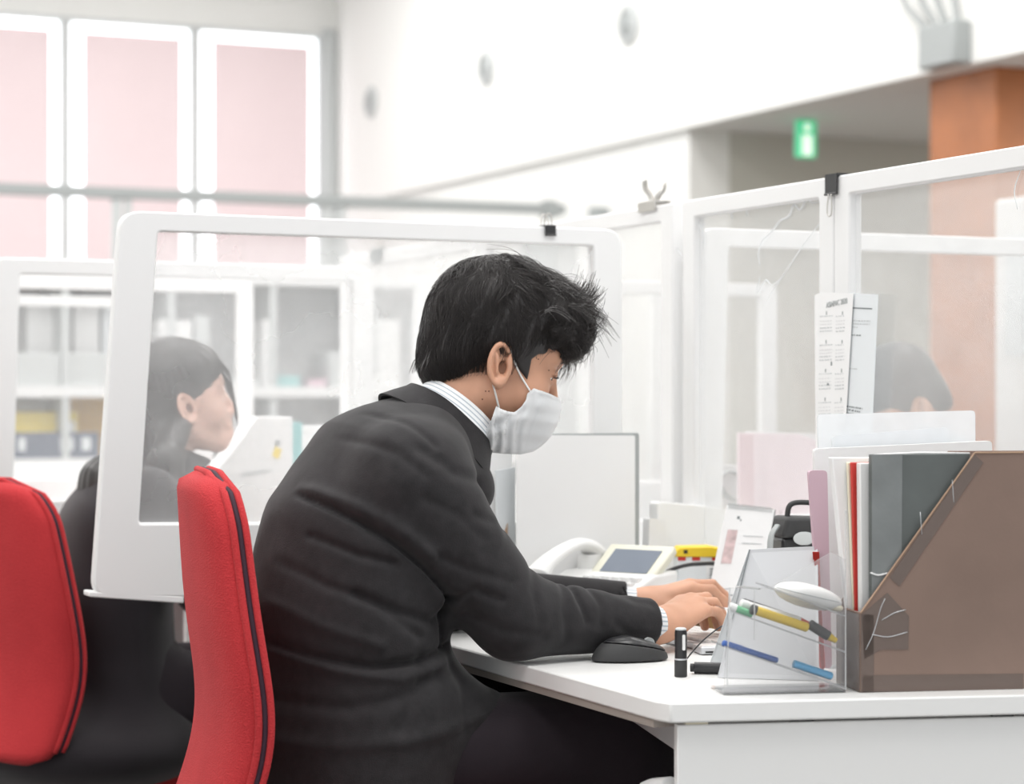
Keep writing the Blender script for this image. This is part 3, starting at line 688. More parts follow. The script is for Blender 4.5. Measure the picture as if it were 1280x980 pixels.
# ------------------------------------------------------------------ people: shared head, hands
class HeadFrame:
    def __init__(s, O, yaw, pitch, roll=0):
        y, p = math.radians(yaw), math.radians(pitch)
        s.O = np.array(O, float)
        s.f = np.array([math.cos(y) * math.cos(p), math.sin(y) * math.cos(p), -math.sin(p)])
        s.l = np.array([-math.sin(y), math.cos(y), 0]); s.u = np.cross(s.f, s.l); s.R = np.stack([s.f, s.l, s.u], 1)
    def loc(s, P): return (P - s.O) @ s.R
    def wor(s, Q): return np.asarray(Q, float) @ s.R.T + s.O
    def px(s, px, py, yl=0.0):
        r = np.array(_ray(px, py)); C = np.array([0, 0, H]); P = s.O + s.l * yl
        q = C + r * (((P - C) @ s.l) / (r @ s.l)) - s.O
        return (float(q @ s.f), float(q @ s.u))
def head_sdf(Q, detail=True, fem=False, nose=1.0):
    A = Q.copy(); A[:, 1] = np.abs(A[:, 1]); ay = A[:, 1]
    d = ell(Q, (-.012, 0, .055), (.100, .078, .094))                      # skull
    d = smin(d, ell(Q, (.040, 0, .020), (.058, .064, .085)), .03)          # face block
    jw = .050 if not fem else .045
    d = smin(d, cone(A, (.004, jw, -.045), (.068, .011, -.084), .022, .016), .03)
    d = smin(d, cone(Q, (.02, 0, -.05), (.068, 0, -.080), .045, .024), .03)
    d = smin(d, ell(A, (.062, .042, -.022), (.030, .026, .034)), .02)      # cheek
    if detail:
        d = smin(d, cone(A, (.091, .012, .046), (.080, .045, .044), .012, .009), .014)     # brow
        d = smax(d, -ell(A, (.108, .033, .018), (.020, .018, .013)), .012)                  # eye socket
        d = smin(d, cone(Q, (.092, 0, .030), (.112, 0, -.022), .006, .010), .010)           # nose
        d = smin(d, cone(A, (.098, .011, -.026), (.104, .008, -.026), .008), .006)
        d = smax(d, -ell(A, (.108, .007, -.036), (.006, .0035, .004)), .003)                # nostril
        d = smin(d, cone(Q, (.090, 0, -.040), (.092, 0, -.070), .014, .014), .018)          # muzzle
        lip = cone(A, (.1035, 0, -.052), (.092, .024, -.056), .0055, .003)
        d = smin(d, lip, .004)
        d = smin(d, cone(A, (.1015, 0, -.062), (.091, .021, -.059), .0065, .003), .004)
        d = smax(d, -cone(A, (.108, 0, -.0572), (.094, .022, -.0578), .0014), .002)         # mouth line
        d = smin(d, ell(A, (.0835, .032, .0215), (.0145, .0155, .0075)), .003)              # upper lid
        d = smin(d, ell(A, (.0825, .032, .0065), (.0135, .014, .0055)), .003)               # lower lid
        # ear: helix rim, lobe, hollow
        c = np.array([-.004, .0855, .002]); E = A - c
        th = np.radians(14); ex = E[:, 0] * math.cos(th) + E[:, 2] * math.sin(th); ez = -E[:, 0] * math.sin(th) + E[:, 2] * math.cos(th); ey = E[:, 1] + ex * .35
        rr = np.sqrt((ex / .0165) ** 2 + (ez / .031) ** 2) + 1e-9
        k = 1 - 1 / rr; rim = np.sqrt((ex * k) ** 2 + (ez * k) ** 2 + (ey * .9) ** 2) - .0048
        plate = np.maximum(np.maximum((rr - 1) * .015, np.abs(ey + .0055) - .0025), -1)
        ear = smin(rim, plate, .004)
        F_ = np.stack([ex, ey, ez], 1)
        ear = smin(ear, ell(F_, (.0035, -.001, -.028), (.0085, .0048, .010)), .005)
        ear = smin(ear, cone(F_, (-.006, 0, .014), (-.003, -.001, -.014), .0035, .003), .004)
        ear = smin(ear, cone(F_, (.013, -.002, .004), (.013, -.002, -.008), .004, .004), .004)
        d = smin(d, ear, .006)
        d = smax(d, -ell(F_, (.0055, -.002, -.004), (.0068, .0105, .0105)), .002)
        d = smax(d, -cone(F_, (-.001, .001, .017), (.009, .001, .015), .0042), .002)
    return d
def hand_sdf(P, wrist, knuck, tips, thumb, rw=.025, rf=.0090):
    """wrist: point; knuck: four knuckle points index..little; tips: per finger (joint, joint, tip); thumb: four points"""
    w = np.array(wrist); kn = [np.array(k) for k in knuck]; km = sum(kn) / 4
    d = None
    for i, k in enumerate(kn):
        a = w + (k - km) * .55 + (k - w) * .10
        e = cone(P, a, k, .0155, .0118 - .0006 * i); d = e if d is None else smin(d, e, .016)
    d = smin(d, cone(P, w - (km - w) * .25, w + (km - w) * .2, rw * .86, rw * .78), .02)
    d = smin(d, cone(P, w + (np.array(thumb[0]) - w) * .3, thumb[0], .018, .014), .02)
    for i, (k, ch) in enumerate(zip(kn, tips)):
        r = rf * (1.0, 1.04, 1.0, .86)[i]; pts = [k] + [np.array(c) for c in ch]
        f = cone(P, pts[0], pts[1], r * 1.12, r * 1.02)
        f = smin(f, cone(P, pts[1], pts[2], r * 1.04, r * .95), .003); f = smin(f, cone(P, pts[2], pts[3], r * .95, r * .80), .003)
        d = smin(d, f, .0045)
    t = [np.array(x) for x in thumb]
    f = cone(P, t[0], t[1], .0135, .0115); f = smin(f, cone(P, t[1], t[2], .0112, .0105), .004); f = smin(f, cone(P, t[2], t[3], .0105, .0085), .003)
    return smin(d, f, .008)
def hair_side(hf, pts, yl): return [hf.px(a, b, yl) for a, b in pts]

# ------------------------------------------------------------------ the masked man
HF = HeadFrame((1.3875, 3.156, 1.159), -13, 20)
MY = 3.155
NK0, NK1 = HF.wor((-.030, 0, -.030)), np.array([1.285, MY, 1.015])
SHN, ELN, WRN = np.array([1.195, 3.000, .985]), np.array([1.340, 2.962, .787]), np.array([1.588, 2.985, .762])
SHF, ELF, WRF = np.array([1.235, 3.325, .99]), np.array([1.42, 3.40, .780]), np.array([1.706, 3.288, .763])
KZ = .738     # keyboard top
def make_hand(w, ang, side, zup=0.0, spread=1.0):
    """w wrist, ang heading in degrees, side +1 when the thumb lies to the left of the heading"""
    a = math.radians(ang); F_ = np.array([math.cos(a), math.sin(a), 0]); S_ = np.array([-math.sin(a), math.cos(a), 0]) * side; U_ = np.array([0, 0, 1.])
    g = lambda x, y, z: tuple(np.array(w) + F_ * x + S_ * y + U_ * z)
    kn = [(.080, .027, .024 + zup), (.083, .007, .029 + zup), (.078, -.013, .025 + zup), (.069, -.031, .015 + zup)]
    sc = (.95, 1.05, .98, .80); tips = []
    for i, (x, y, z) in enumerate(kn):
        q = sc[i]; yy = y * spread; dz = (0, .002, 0, -.001)[i]
        p1 = (x + .037 * q, yy, z - .002 + dz); p2 = (p1[0] + .020 * q, yy * .98, p1[2] - .016 * q - .002); zt = -.0185 - (w[2] - .764)
        p3 = (p2[0] + .010 * q, yy * .96, zt); tips.append([g(*p1), g(*p2), g(*p3)])
    th = [(.022, .026, -.002), (.052, .042, -.004), (.078, .047, -.009), (.098, .044, -.0165 - (w[2] - .764))]
    return dict(wrist=tuple(w), knuck=[g(*k) for k in kn], tips=tips, thumb=[g(*t) for t in th])
RH = make_hand((1.602, 2.990, .761), 24, 1, .004)
LH = make_hand((1.720, 3.286, .763), -13, -1, .002)
HIPN, KNN, ANN = (1.16, 3.06, .565), (1.525, 2.955, .598), (1.53, 2.95, .10)
HIPF, KNF, ANF = (1.16, 3.25, .560), (1.57, 3.33, .590), (1.60, 3.33, .10)
def man_core(P, g=0.0):
    """trunk, arms and legs; g grows it (cloth over it)"""
    T = chain(P, [(1.155, MY, .56), (1.150, MY, .78), (1.175, MY, .90), (1.225, MY, .985), (1.275, MY, 1.03)], [.118 + g, .108 + g, .110 + g, .092 + g, .060 + g], .05, .62, MY)
    return T
def man_body(P):
    Q = HF.loc(P)
    hd = head_sdf(Q)
    hd = smin(hd, cone(P, NK0, NK1, .056, .060), .022)
    hd = smin(hd, ell(Q, (.030, 0, -.098), (.012, .010, .014)), .02)      # throat
    d = smin(hd, man_core(P, -.02), .03)
    for sh, el, wr in ((SHN, ELN, WRN), (SHF, ELF, WRF)):
        d = smin(d, cone(P, sh, el, .048, .040), .03); d = smin(d, cone(P, el, wr, .038, .0255), .015)
    d = smin(d, hand_sdf(P, **RH), .012); d = smin(d, hand_sdf(P, **LH), .012)
    for h, k, a in ((HIPN, KNN, ANN), (HIPF, KNF, ANF)):
        a = np.array(a); d = smin(d, cone(P, h, k, .076, .055), .03); d = smin(d, cone(P, k, a, .052, .036), .02)
        d = smin(d, cone(P, a + (-.03, 0, -.055), a + (.15, 0, -.075), .032, .024), .03)
    return d
me = sdf_mesh('person', man_body, (.95, 2.80, -.01), (1.92, 3.50, 1.40), .0028, slack=1.6); relax(me, 1, .4)
man = link('person', me, M['skin'], None, top=(1.16, MY, 0.0))
tag(man, 'person in dark suit and white face mask leaning over a desk, typing', 'person')

# eyes, brow, moles
for s in (-1, 1):
    X = Matrix([[*HF.R[0], 0], [*HF.R[1], 0], [*HF.R[2], 0], [0, 0, 0, 1]]); c = HF.wor((.0790, s * .0315, .0135))
    ey = MB().ellipsoid(c, (.0122,) * 3, 12).build('eye', M['eyewhite'], man, smooth=180)
    dr_ = Vector(HF.R @ np.array([1, s * .12, -.22])).normalized(); MB().ellipsoid(Vector(c) + dr_ * .0078, (.0056,) * 3, 10).build('iris', M['iris'], ey, smooth=180)
rs = np.random.RandomState(3); Ls = []
for s in (-1, 1):
    for i in range(150):
        t = rs.rand(); y = .014 + .036 * t; x = .104 - 6.5 * y * y; z = .044 + .006 * math.sin(t * 2.4) + rs.randn() * .0018
        a = np.array([x, s * y, z]); dv = np.array([-.001, s * .006, .001]) + rs.randn(3) * .0006
        Ls.append([HF.wor(a), HF.wor(a + dv * .5), HF.wor(a + dv)])
    for i in range(26):
        t = i / 25; y = .0205 + .025 * t; x = .0945 - (y - .031) ** 2 * 25; a = np.array([x, s * y, .0165]); Ls.append([HF.wor(a), HF.wor(a + np.array([.004, 0, -.0005])), HF.wor(a + np.array([.007, s * .001, .0015]))])
link('eyebrow', strands_mesh('eyebrow', Ls, .0006, .0002), M['hairstrand'], man)
def on_skin(px, py, yl=-.07, fn=None):
    r = np.array(_ray(px, py)); C = np.array([0, 0, H]); t = 2.9
    for _ in range(80):
        dd = (fn or man_body)((C + r * t)[None])[0]
        if dd < .0004: break
        t += dd * .8
    return Vector(C + r * t)
mb = MB()
for a, b in ((607, 489), (603, 499), (611, 489), (673, 449), (686, 463)): mb.ellipsoid(on_skin(a, b), (.0011, .0011, .0011), 6)
mb.build('mole', M['mole'], man, smooth=180)

# ------- hair: solid mass plus strands
hl = HF.px
side_pts = [(500, 480), (526, 471), (550, 473), (575, 474), (591, 462), (606, 446), (613, 434), (617, 427), (632, 428), (637, 434), (640, 446), (647, 461), (658, 475), (661, 462), (663, 449), (672, 443), (690, 443), (703, 447)]
skin_poly = [(-.20, -.045)] + [hl(a, b, -.062) for a, b in side_pts[2:]] + [(.112, .060), (.16, .05), (.16, -.3), (-.2, -.3)]
def hair_field(P, grow=0.0):
    Q = HF.loc(P)
    d = ell(Q, (-.020, 0, .065), (.107 + grow, .090 + grow, .106 + grow))
    d = smin(d, ell(Q, (-.070, 0, -.005), (.044 + grow, .066 + grow, .058 + grow)), .03)
    d = smin(d, ell(Q, (.048, 0, .108), (.075 + grow, .074 + grow, .050 + grow)), .03)
    d = smin(d, ell(Q, (.088, -.012, .090), (.036 + grow, .058 + grow, .038 + grow)), .02)
    return d, Q
def hair_solid(P):
    d, Q = hair_field(P)
    r = np.hypot(Q[:, 0] + .05, Q[:, 1]); ph = np.arctan2(Q[:, 1], Q[:, 0] + .05)
    lock = np.sin(ph * 47 + 1.5 * np.sin(r * 40) + 25 * Q[:, 2]) * .0007 + np.sin(ph * 13 + 22 * r + 1.2 * np.sin(Q[:, 2] * 40)) * .0016
    front = np.clip((Q[:, 0] - .01) / .05, 0, 1)
    d = d + lock * (1 + front * .9) + fold(P, 70, 5) * .0022 * front
    d = smin(d, head_sdf(Q, False) - .0042 + np.clip(Q[:, 0] - .055, 0, 1) * .5, .006)
    face = poly2(Q[:, 0], Q[:, 2], skin_poly)
    front_cut = face + 0 * d
    return smax(d, -front_cut, .004)
mh = sdf_mesh('hair', hair_solid, HF.O - (.18, .16, .14), HF.O + (.20, .16, .24), .0022)
relax(mh, 1, .3)
hair = link('hair', mh, M['hair'], man)
def grad(fn, P, e=.001):
    g = np.stack([fn(P + np.eye(3)[k] * e) - fn(P - np.eye(3)[k] * e) for k in range(3)], 1); return g / np.maximum(nrm(g)[:, None], 1e-9)
def grow_strands(n, seed, steps, step, lift, curl, sel, flow, wild=0.0, fn=None, hf=None, clump=3.0):
    rs = np.random.RandomState(seed); V = np.empty(len(mh.vertices) * 3, np.float32); mh.vertices.foreach_get('co', V); V = V.reshape(-1, 3) + np.array(sel[1])
    Q = hf.loc(V); idx = np.where(sel[0](Q))[0]; idx = rs.choice(idx, n); P = V[idx].astype(float); out = [P]
    v = None; f = lambda X: hair_field(X)[0]
    for k in range(steps):
        G = grad(f, P); Q = hf.loc(P); fl = flow(Q) @ hf.R.T
        wav = np.stack([np.sin(Q[:, (i + 1) % 3] * 90 * clump / 3 + Q[:, i] * 45 + k * .55 + i) for i in range(3)], 1)
        fl = fl + wav * curl + rs.randn(n, 1) * 0 + wild * rs.randn(n, 3)
        fl = fl - G * (fl * G).sum(1, keepdims=True); fl /= np.maximum(nrm(fl)[:, None], 1e-9)
        v = fl if v is None else v * .55 + fl * .45; v /= nrm(v)[:, None]
        P = P + v * step; dd = f(P)
        P = P - grad(f, P) * (dd - lift * (.3 + (k + 1) / steps))[:, None]; out.append(P)
    return np.stack(out, 1)
off = np.array((1.16, MY, 0.0)) * 0
def flow1(Q):
    w = np.stack([Q[:, 0] + .065, Q[:, 1] * 1.2, Q[:, 2] - .165], 1); w /= np.maximum(nrm(w)[:, None], 1e-9)
    side = np.clip((.075 - Q[:, 2]) / .06, 0, 1)[:, None]
    return w * (1 - side * .5) + np.array([.25, 0, -1.0]) * side
MOFF = np.array([0., 0., 0.])
# hair mesh vertices were moved into the person's own frame: undo for sampling
MOFF = np.array((1.16, MY, 0.0))
allq = (lambda Q: poly2(Q[:, 0], Q[:, 2], skin_poly) > .004, MOFF)
L1 = grow_strands(9000, 1, 8, .0055, .0016, .34, allq, flow1, .06, hf=HF)
topf = (lambda Q: (Q[:, 2] > .125) & (Q[:, 0] > -.05) | (Q[:, 0] > .075) & (Q[:, 2] > .06), MOFF)
L2 = grow_strands(2600, 2, 8, .0062, .009, .95, topf, flow1, .10, hf=HF)
L3 = grow_strands(3200, 7, 9, .0056, .0045, .70, allq, flow1, .10, hf=HF, clump=2.2)
link('hair_strands', strands_mesh('strands', L3, .00050, .00018), M['hairstrand'], hair)
link('hair_strands', strands_mesh('strands', L1, .00050, .0002), M['hairstrand'], hair)
link('hair_strands', strands_mesh('strands', L2, .00045, .00018), M['hairstrand'], hair)
# free curls over the crown and the forehead
rs = np.random.RandomState(11); Ls = []
def curl_line(a, d0, bend, L, n=9):
    P = [np.array(a, float)]; d = np.array(d0, float); d /= np.linalg.norm(d)
    for k in range(n - 1):
        P.append(P[-1] + d * L / (n - 1)); d = d + np.array(bend) * (L / (n - 1)) * 24; d /= np.linalg.norm(d)
    return [HF.wor(p) for p in P]
def clump(n, base, d0, bend, L, jit=.006, spread=.22):
    for _ in range(n):
        Ls.append(curl_line(np.array(base) + rs.randn(3) * jit * np.array([1, 1.2, .6]), np.array(d0) + rs.randn(3) * spread, np.array(bend) + rs.randn(3) * spread * 1.5, L * (.75 + .5 * rs.rand())))
for i in range(46):       # crown locks rising then falling forward in loops
    x = -.010 + .105 * rs.rand(); y = -.030 + rs.randn() * .028; zt_ = .163 - max(0, (x - .03)) * .45 - y * y * 6
    s_ = rs.choice((-1, 1), p=(.35, .65)); clump(11, (x, y, zt_ - .002), (.5 * s_, rs.randn() * .3, .9), (2.4 * s_, rs.randn() * .6, -1.6), .050 + .030 * rs.rand(), .005, .28)
for i in range(62):       # fringe locks sweeping forward, ends flicking
    h = (i % 31) / 30; z = .058 + .100 * h; x = .080 + .034 * math.sin(min(1, (1 - abs(h - .35) * 1.5)) * 1.5); y = rs.randn() * .030 - .012
    up = rs.rand() < (.15 + .6 * h)
    clump(13, (x - .010, y, z), (1.0, y * 6, .5 * (h - .35) + rs.randn() * .25 - (0 if up else .35)), (-.5, rs.randn() * .6, 2.6 if up else -2.4), .028 + .024 * rs.rand(), .006, .30)
for i in range(110):      # lowest fringe tips over the brow
    y = rs.randn() * .028 - .008; Ls.append(curl_line((.088 + .016 * rs.rand(), y, .066 + .012 * rs.rand()), (.8, y * 5, -.55), (.1, rs.randn() * .3, .9 * rs.randn()), .024 + .014 * rs.rand()))
for i in range(60):       # nape
    y = rs.randn() * .035; Ls.append(curl_line((-.108 - .2 * abs(y) * 0, y, -.03 + .02 * rs.rand()), (-.12, 0, -1), (.4, 0, 0), .022))
link('hair_strands', strands_mesh('strands', Ls, .00052, .00020), M['hairstrand'], hair)

# ------- mask and its ear loops
mask_poly = [hl(a, b, yy) for a, b, yy in ((664, 485, -.058), (692, 496, -.01))] + [(.135, -.010), (.14, -.075), hl(676, 556, 0), hl(662, 564, 0)] + \
            [hl(648, 568, -.02), hl(620, 567, -.045), hl(594, 560, -.06), hl(606, 535, -.062), hl(616, 507, -.062), hl(628, 513, -.062), hl(640, 515, -.062), hl(650, 507, -.062), hl(655, 500, -.062), hl(657, 492, -.062)]
def mask_base(P):
    Q = HF.loc(P); A = Q.copy(); A[:, 1] = np.abs(A[:, 1])
    d = head_sdf(Q, False)
    d = smin(d, cone(Q, (.085, 0, -.005), (.096, 0, -.026), .010, .012), .03)
    d = smin(d, cone(A, (.022, .050, -.096), (.060, .006, -.094), .018, .015), .05)
    d = smin(d, cone(Q, (.089, 0, -.035), (.068, 0, -.098), .016, .020), .04)
    d = smin(d, cone(A, (.02, .052, -.06), (.09, .018, -.055), .018, .02), .04)
    return d, Q
def mask_fn(P):
    d, Q = mask_base(P)
    x, z = Q[:, 0], Q[:, 2]
    # pleats run along the face from the edge tapes; gathers near the ear side
    g = np.clip((.085 - x) / .06, 0, 1)
    pl = np.sin((z * 1.0 - x * .25) * 260) * .0004 + g * (.0034 * np.sin(x * 330 + z * 90 + 1.5 * np.sin(z * 60)) + .0010 * np.sin(x * 200 - z * 180))
    s = np.abs(d - .0055 + pl) - .0011
    pd = poly2(x, z, mask_poly)
    hem = np.exp(-((pd + .004) / .0016) ** 2) * .0006
    return smax(s - hem, pd, .0006)
mm = sdf_mesh('mask', mask_fn, HF.O - (.05, .13, .17), HF.O + (.16, .13, .04), .0013, slack=2.2)
relax(mm, 2, .4); mask = link('face_mask', mm, M['mask'], man)
for s in (-1, 1):
    def sk(a, b, yl): 
        x, z = hl(a, b, -.07); return x, z
    def surf(x, z, off):   # point on the head side at local x, z
        y = .10
        for _ in range(60):
            dd = min(head_sdf(np.array([[x, y, z]]), False)[0], 1); 
            if dd < off: break
            y -= dd * .7
        return HF.wor((x, s * (y + .0), z))
    e0 = HF.wor((hl(636, 438, -.075)[0], s * .079, hl(636, 438, -.075)[1])); 
    A_ = [HF.wor((-.018, s * .083, .012)), HF.wor((-.012, s * .082, .030)), HF.wor((.004, s * .0795, .030))]
    f_ = [surf(*hl(a, b, -.072), .0022) for a, b in ((640, 445), (650, 467), (660, 487))]
    x, z = hl(663, 492, -.062); f_[-1] = HF.wor((x, s * (abs(HF.loc(np.array([surf(x, z, .0065)]))[0, 1])), z))
    b_ = [HF.wor((hl(a, b, -.078)[0], s * yy, hl(a, b, -.078)[1])) for a, b, yy in ((611, 462, .0815), (616, 480, .080), (624, 511, .072))]
    x, z = hl(624, 512, -.066); b_[-1] = HF.wor((x, s * abs(HF.loc(np.array([surf(x, z, .0065)]))[0, 1]), z))
    MB().tube(bez([*b_[::-1], A_[0], A_[1], A_[2], *f_], 5), .0016, 8).build('ear_loop', M['strap'], mask, smooth=180)

# ------- shirt collar: a striped band round the neck
def band(name, c, n, d, rx0, ry0, rx1, ry1, hgt, th, m, parent, lean=0, gap=0, seg=72, rows=6, uvs=1.0, wav=0):
    """c: centre of lower ring, n: axis, d: in-plane front direction"""
    n = np.array(n) / np.linalg.norm(n); d = np.array(d) - n * np.dot(d, n); d /= np.linalg.norm(d); w = np.cross(n, d)
    V, UV = [], []
    path = [(rx0, ry0, 0), (rx0 * .6 + rx1 * .4, ry0 * .6 + ry1 * .4, hgt * .4), (rx1 * .9 + rx0 * .1, ry1 * .9 + ry0 * .1, hgt * .85), (rx1, ry1, hgt), (rx1 - th, ry1 - th, hgt - .001), (rx0 - th, ry0 - th, 0)]
    uu = [0, .4, .85, 1, 1.05, 2]
    for (a, b, h) in path:
        for k in range(seg + 1):
            an = gap + (2 * math.pi - 2 * gap) * k / seg
            V.append(np.array(c) + d * math.cos(an) * a + w * math.sin(an) * b + n * (h + lean * math.cos(an) * a + wav * math.sin(5 * an)))
    F = [(i * (seg + 1) + k, i * (seg + 1) + k + 1, (i + 1) * (seg + 1) + k + 1, (i + 1) * (seg + 1) + k) for i in range(len(path) - 1) for k in range(seg)]
    F += [((len(path) - 1) * (seg + 1) + k, (len(path) - 1) * (seg + 1) + k + 1, k + 1, k) for k in range(seg)]
    me = bpy.data.meshes.new(name); me.from_pydata([tuple(v) for v in V], [], F); me.update()
    uv = me.uv_layers.new(name='UVMap')
    for p_ in me.polygons:
        for li in p_.loop_indices:
            vi = me.loops[li].vertex_index; uv.data[li].uv = (uu[vi // (seg + 1)] * uvs if uvs > 0 else (vi % (seg + 1)) / seg * -uvs, .5)
    return link(name, me, m, parent, smooth=50)
ax = np.array([.66, 0, .75]); fd = np.array([.75, 0, -.66])
cc = (np.array(onY(566, 527, MY)) - ax * .016)
band('shirt_collar', cc, ax, fd, .084, .080, .070, .066, .042, .0022, M['collar'], man)

# ------- jacket
def jacket(P):
    T = chain(P, [(1.150, MY, .46), (1.150, MY, .62), (1.142, MY, .78), (1.165, MY, .895), (1.212, MY, .985), (1.262, MY, 1.032)], [.172, .147, .134, .128, .112, .074], .05, .66, MY)
    N_ = P.copy()
    n1 = cone(P, SHN, ELN, .070, .062); n2 = cone(P, ELN, WRN + (.01, 0, 0), .062, .0365)
    f1 = cone(P, SHF, ELF, .072, .058); f2 = cone(P, ELF, WRF + (.01, 0, 0), .054, .0350)
    sh = cone(P, (1.205, 3.03, 1.000), (1.22, 3.29, 1.000), .066, .066)
    fr = cone(P, (1.25, 3.12, .975), (1.312, 3.12, .975), .075, .060); fr = smin(fr, cone(P, (1.25, 3.20, .975), (1.312, 3.20, .975), .075, .060), .04)
    T = smin(T, fr, .03)
    d = smin(T, sh, .06); d = smin(d, smin(n1, n2, .018), .055); d = smin(d, smin(f1, f2, .018), .03)
    # skirt of the jacket over the near hip
    d = smin(d, cone(P, (1.20, 3.03, .63), (1.31, 3.02, .615), .085, .06), .06)
    U, V_ = P[:, 0], P[:, 2]
    near = np.clip((3.12 - P[:, 1]) / .05, 0, 1)
    # folds
    W1 = fold(P * np.array([1, .5, 1]), 24, 2) * .0022 + fold(P, 46, 9) * .0014
    arm = np.exp(-np.minimum(np.maximum(n1, n2 * 0 - 1), .1) ** 2 / .002)
    d = d + W1
    for pts, dep, w in JFOLDS:
        d = d + near * dep * 1.35 * np.exp(-(seg2(U, V_, pts) / w) ** 2)
    # cut away: neck opening, sleeve ends, open front, hem
    neck = cone(P, NK0 + np.array([.03, 0, .05]), NK1 + np.array([-.005, 0, -.03]), .082, .066)
    d = smax(d, -neck, .006)
    for el, wr in ((ELN, WRN), (ELF, WRF)):
        ax_ = (wr - el) / np.linalg.norm(wr - el); q = (P - wr) @ ax_
        loc_ = nrm(P - wr) < .12
        d = np.where(loc_, smax(d, q + .012, .004), d)
        d = np.where(loc_, smax(d, -cone(P, wr - ax_ * .022, wr + ax_ * .05, .0310), .002), d)
    d = smax(d, -(V_ - .44), .004)
    return d
def jf(*pts): return [(onY(a, b, 3.02).x, onY(a, b, 3.02).z) for a, b in pts]
JFOLDS = [(jf((396, 622), (432, 648), (470, 676), (505, 705), (545, 745)), .0075, .0055), (jf((400, 612), (440, 636), (478, 662), (510, 690)), -.0045, .010),
          (jf((396, 672), (430, 690), (470, 700)), .0035, .006), (jf((430, 740), (480, 762), (520, 772), (540, 760)), .0035, .008),
          (jf((540, 742), (536, 770), (540, 806)), .0050, .005), (jf((545, 742), (560, 730), (590, 742)), .004, .006),
          (jf((330, 798), (380, 818), (440, 828), (500, 820), (548, 806)), .0055, .007), (jf((335, 810), (400, 832), (470, 838), (540, 822)), -.0035, .010),
          (jf((690, 722), (690, 742), (698, 770)), .0050, .006), (jf((676, 730), (668, 755), (672, 790)), .0030, .008), (jf((714, 735), (720, 752), (716, 775)), .0025, .006),
          (jf((500, 560), (540, 590), (580, 600), (606, 606)), .0030, .010), (jf((470, 560), (450, 600), (446, 660)), .0022, .012), (jf((600, 650), (580, 690), (560, 735)), -.0030, .012),
          (jf((610, 640), (636, 668), (650, 690)), .0030, .006), (jf((745, 735), (770, 748), (792, 752)), .0020, .006), (jf((560, 640), (590, 650), (625, 652)), .0022, .008),
          (jf((360, 930), (430, 920), (520, 905), (600, 880)), -.0030, .012), (jf((350, 880), (420, 878), (480, 860), (520, 838)), .0030, .010),
          (jf((472, 512), (500, 530), (520, 556)), .0026, .006), (jf((440, 545), (476, 566), (500, 590)), .0022, .007), (jf((520, 690), (548, 704), (600, 720)), .0022, .006),
          (jf((560, 760), (590, 778), (640, 786)), .0026, .007), (jf((640, 700), (628, 730), (632, 770)), .0022, .007), (jf((735, 770), (760, 790), (800, 796)), .0020, .006),
          (jf((360, 700), (400, 730), (440, 745), (500, 790)), .0026, .007), (jf((345, 750), (390, 780), (450, 800)), -.0024, .009), (jf((500, 815), (495, 850), (470, 900)), .0026, .010),
          (jf((545, 820), (560, 850), (556, 900)), .0024, .010), (jf((585, 600), (600, 630), (606, 660)), .0020, .006), (jf((500, 620), (540, 640), (570, 668)), .0018, .008)]
mj = sdf_mesh('jacket', jacket, (.93, 2.78, .42), (1.74, 3.54, 1.16), .0034, slack=1.7); relax(mj, 2, .4)
jk = link('jacket', mj, M['suit'], man)
# jacket collar and lapel: thicker band outside the shirt collar
band('jacket_collar', np.array(onY(556, 532, MY)) - ax * .030, ax, fd, .110, .102, .084, .080, .044, .0045, M['suit'], jk, gap=.0, wav=.0008)
# shirt cuffs
for (el, wr) in ((ELN, WRN), (ELF, WRF)):
    a_ = (wr - el) / np.linalg.norm(wr - el)
    band('shirt_cuff', wr - a_ * .035, a_, (0, 0, 1), .0300, .0300, .0288, .0288, .038, .0016, M['cuff'], man, uvs=-1.6)

# ------- trousers and shoes
def trousers(P):
    d = chain(P, [(1.15, MY, .54), (1.16, MY, .64)], [.135, .13], .05, .66, MY)
    for h, k, a in ((HIPN, KNN, ANN), (HIPF, KNF, ANF)):
        d = smin(d, cone(P, h, k, .098, .078), .04); d = smin(d, cone(P, k, np.array(a) + (0, 0, .0), .076, .060), .015)
    d = d + fold(P, 22, 4) * .003
    return smax(d, -(P[:, 2] - .08), .004)
mt = sdf_mesh('trousers', trousers, (.93, 2.82, .05), (1.72, 3.48, .80), .006); relax(mt, 2, .4); link('trousers', mt, M['trouser'], man)
for a in (ANN, ANF):
    b = np.array(a)
    ms = sdf_mesh('shoe', lambda P: smax(smin(cone(P, b + (-.045, 0, -.052), b + (.15, 0, -.066), .042, .033), cone(P, b + (-.03, 0, -.05), b + (0, 0, .0), .042, .040), .02), -(P[:, 2] - .004), .003), b - (.12, .08, .11), b + (.22, .08, .06), .005)
    link('shoe', ms, M['black'], man)
# ------------------------------------------------------------------ things on the man's desk
D3 = Vector((0, 0, 0)); UP = Vector((0, 0, 1))
def onG(px, py, off=0.0):
    """point on a vertical plane parallel to the desk's near edge, off metres behind the cardboard box's face"""
    O = onZ(1075, 866, DZ) + dn * off
    return at_plane(px, py, O, dn)
def slabG(pts, off, thick):
    P = [onG(a, b, off) for a, b in pts]; return P, dn * thick
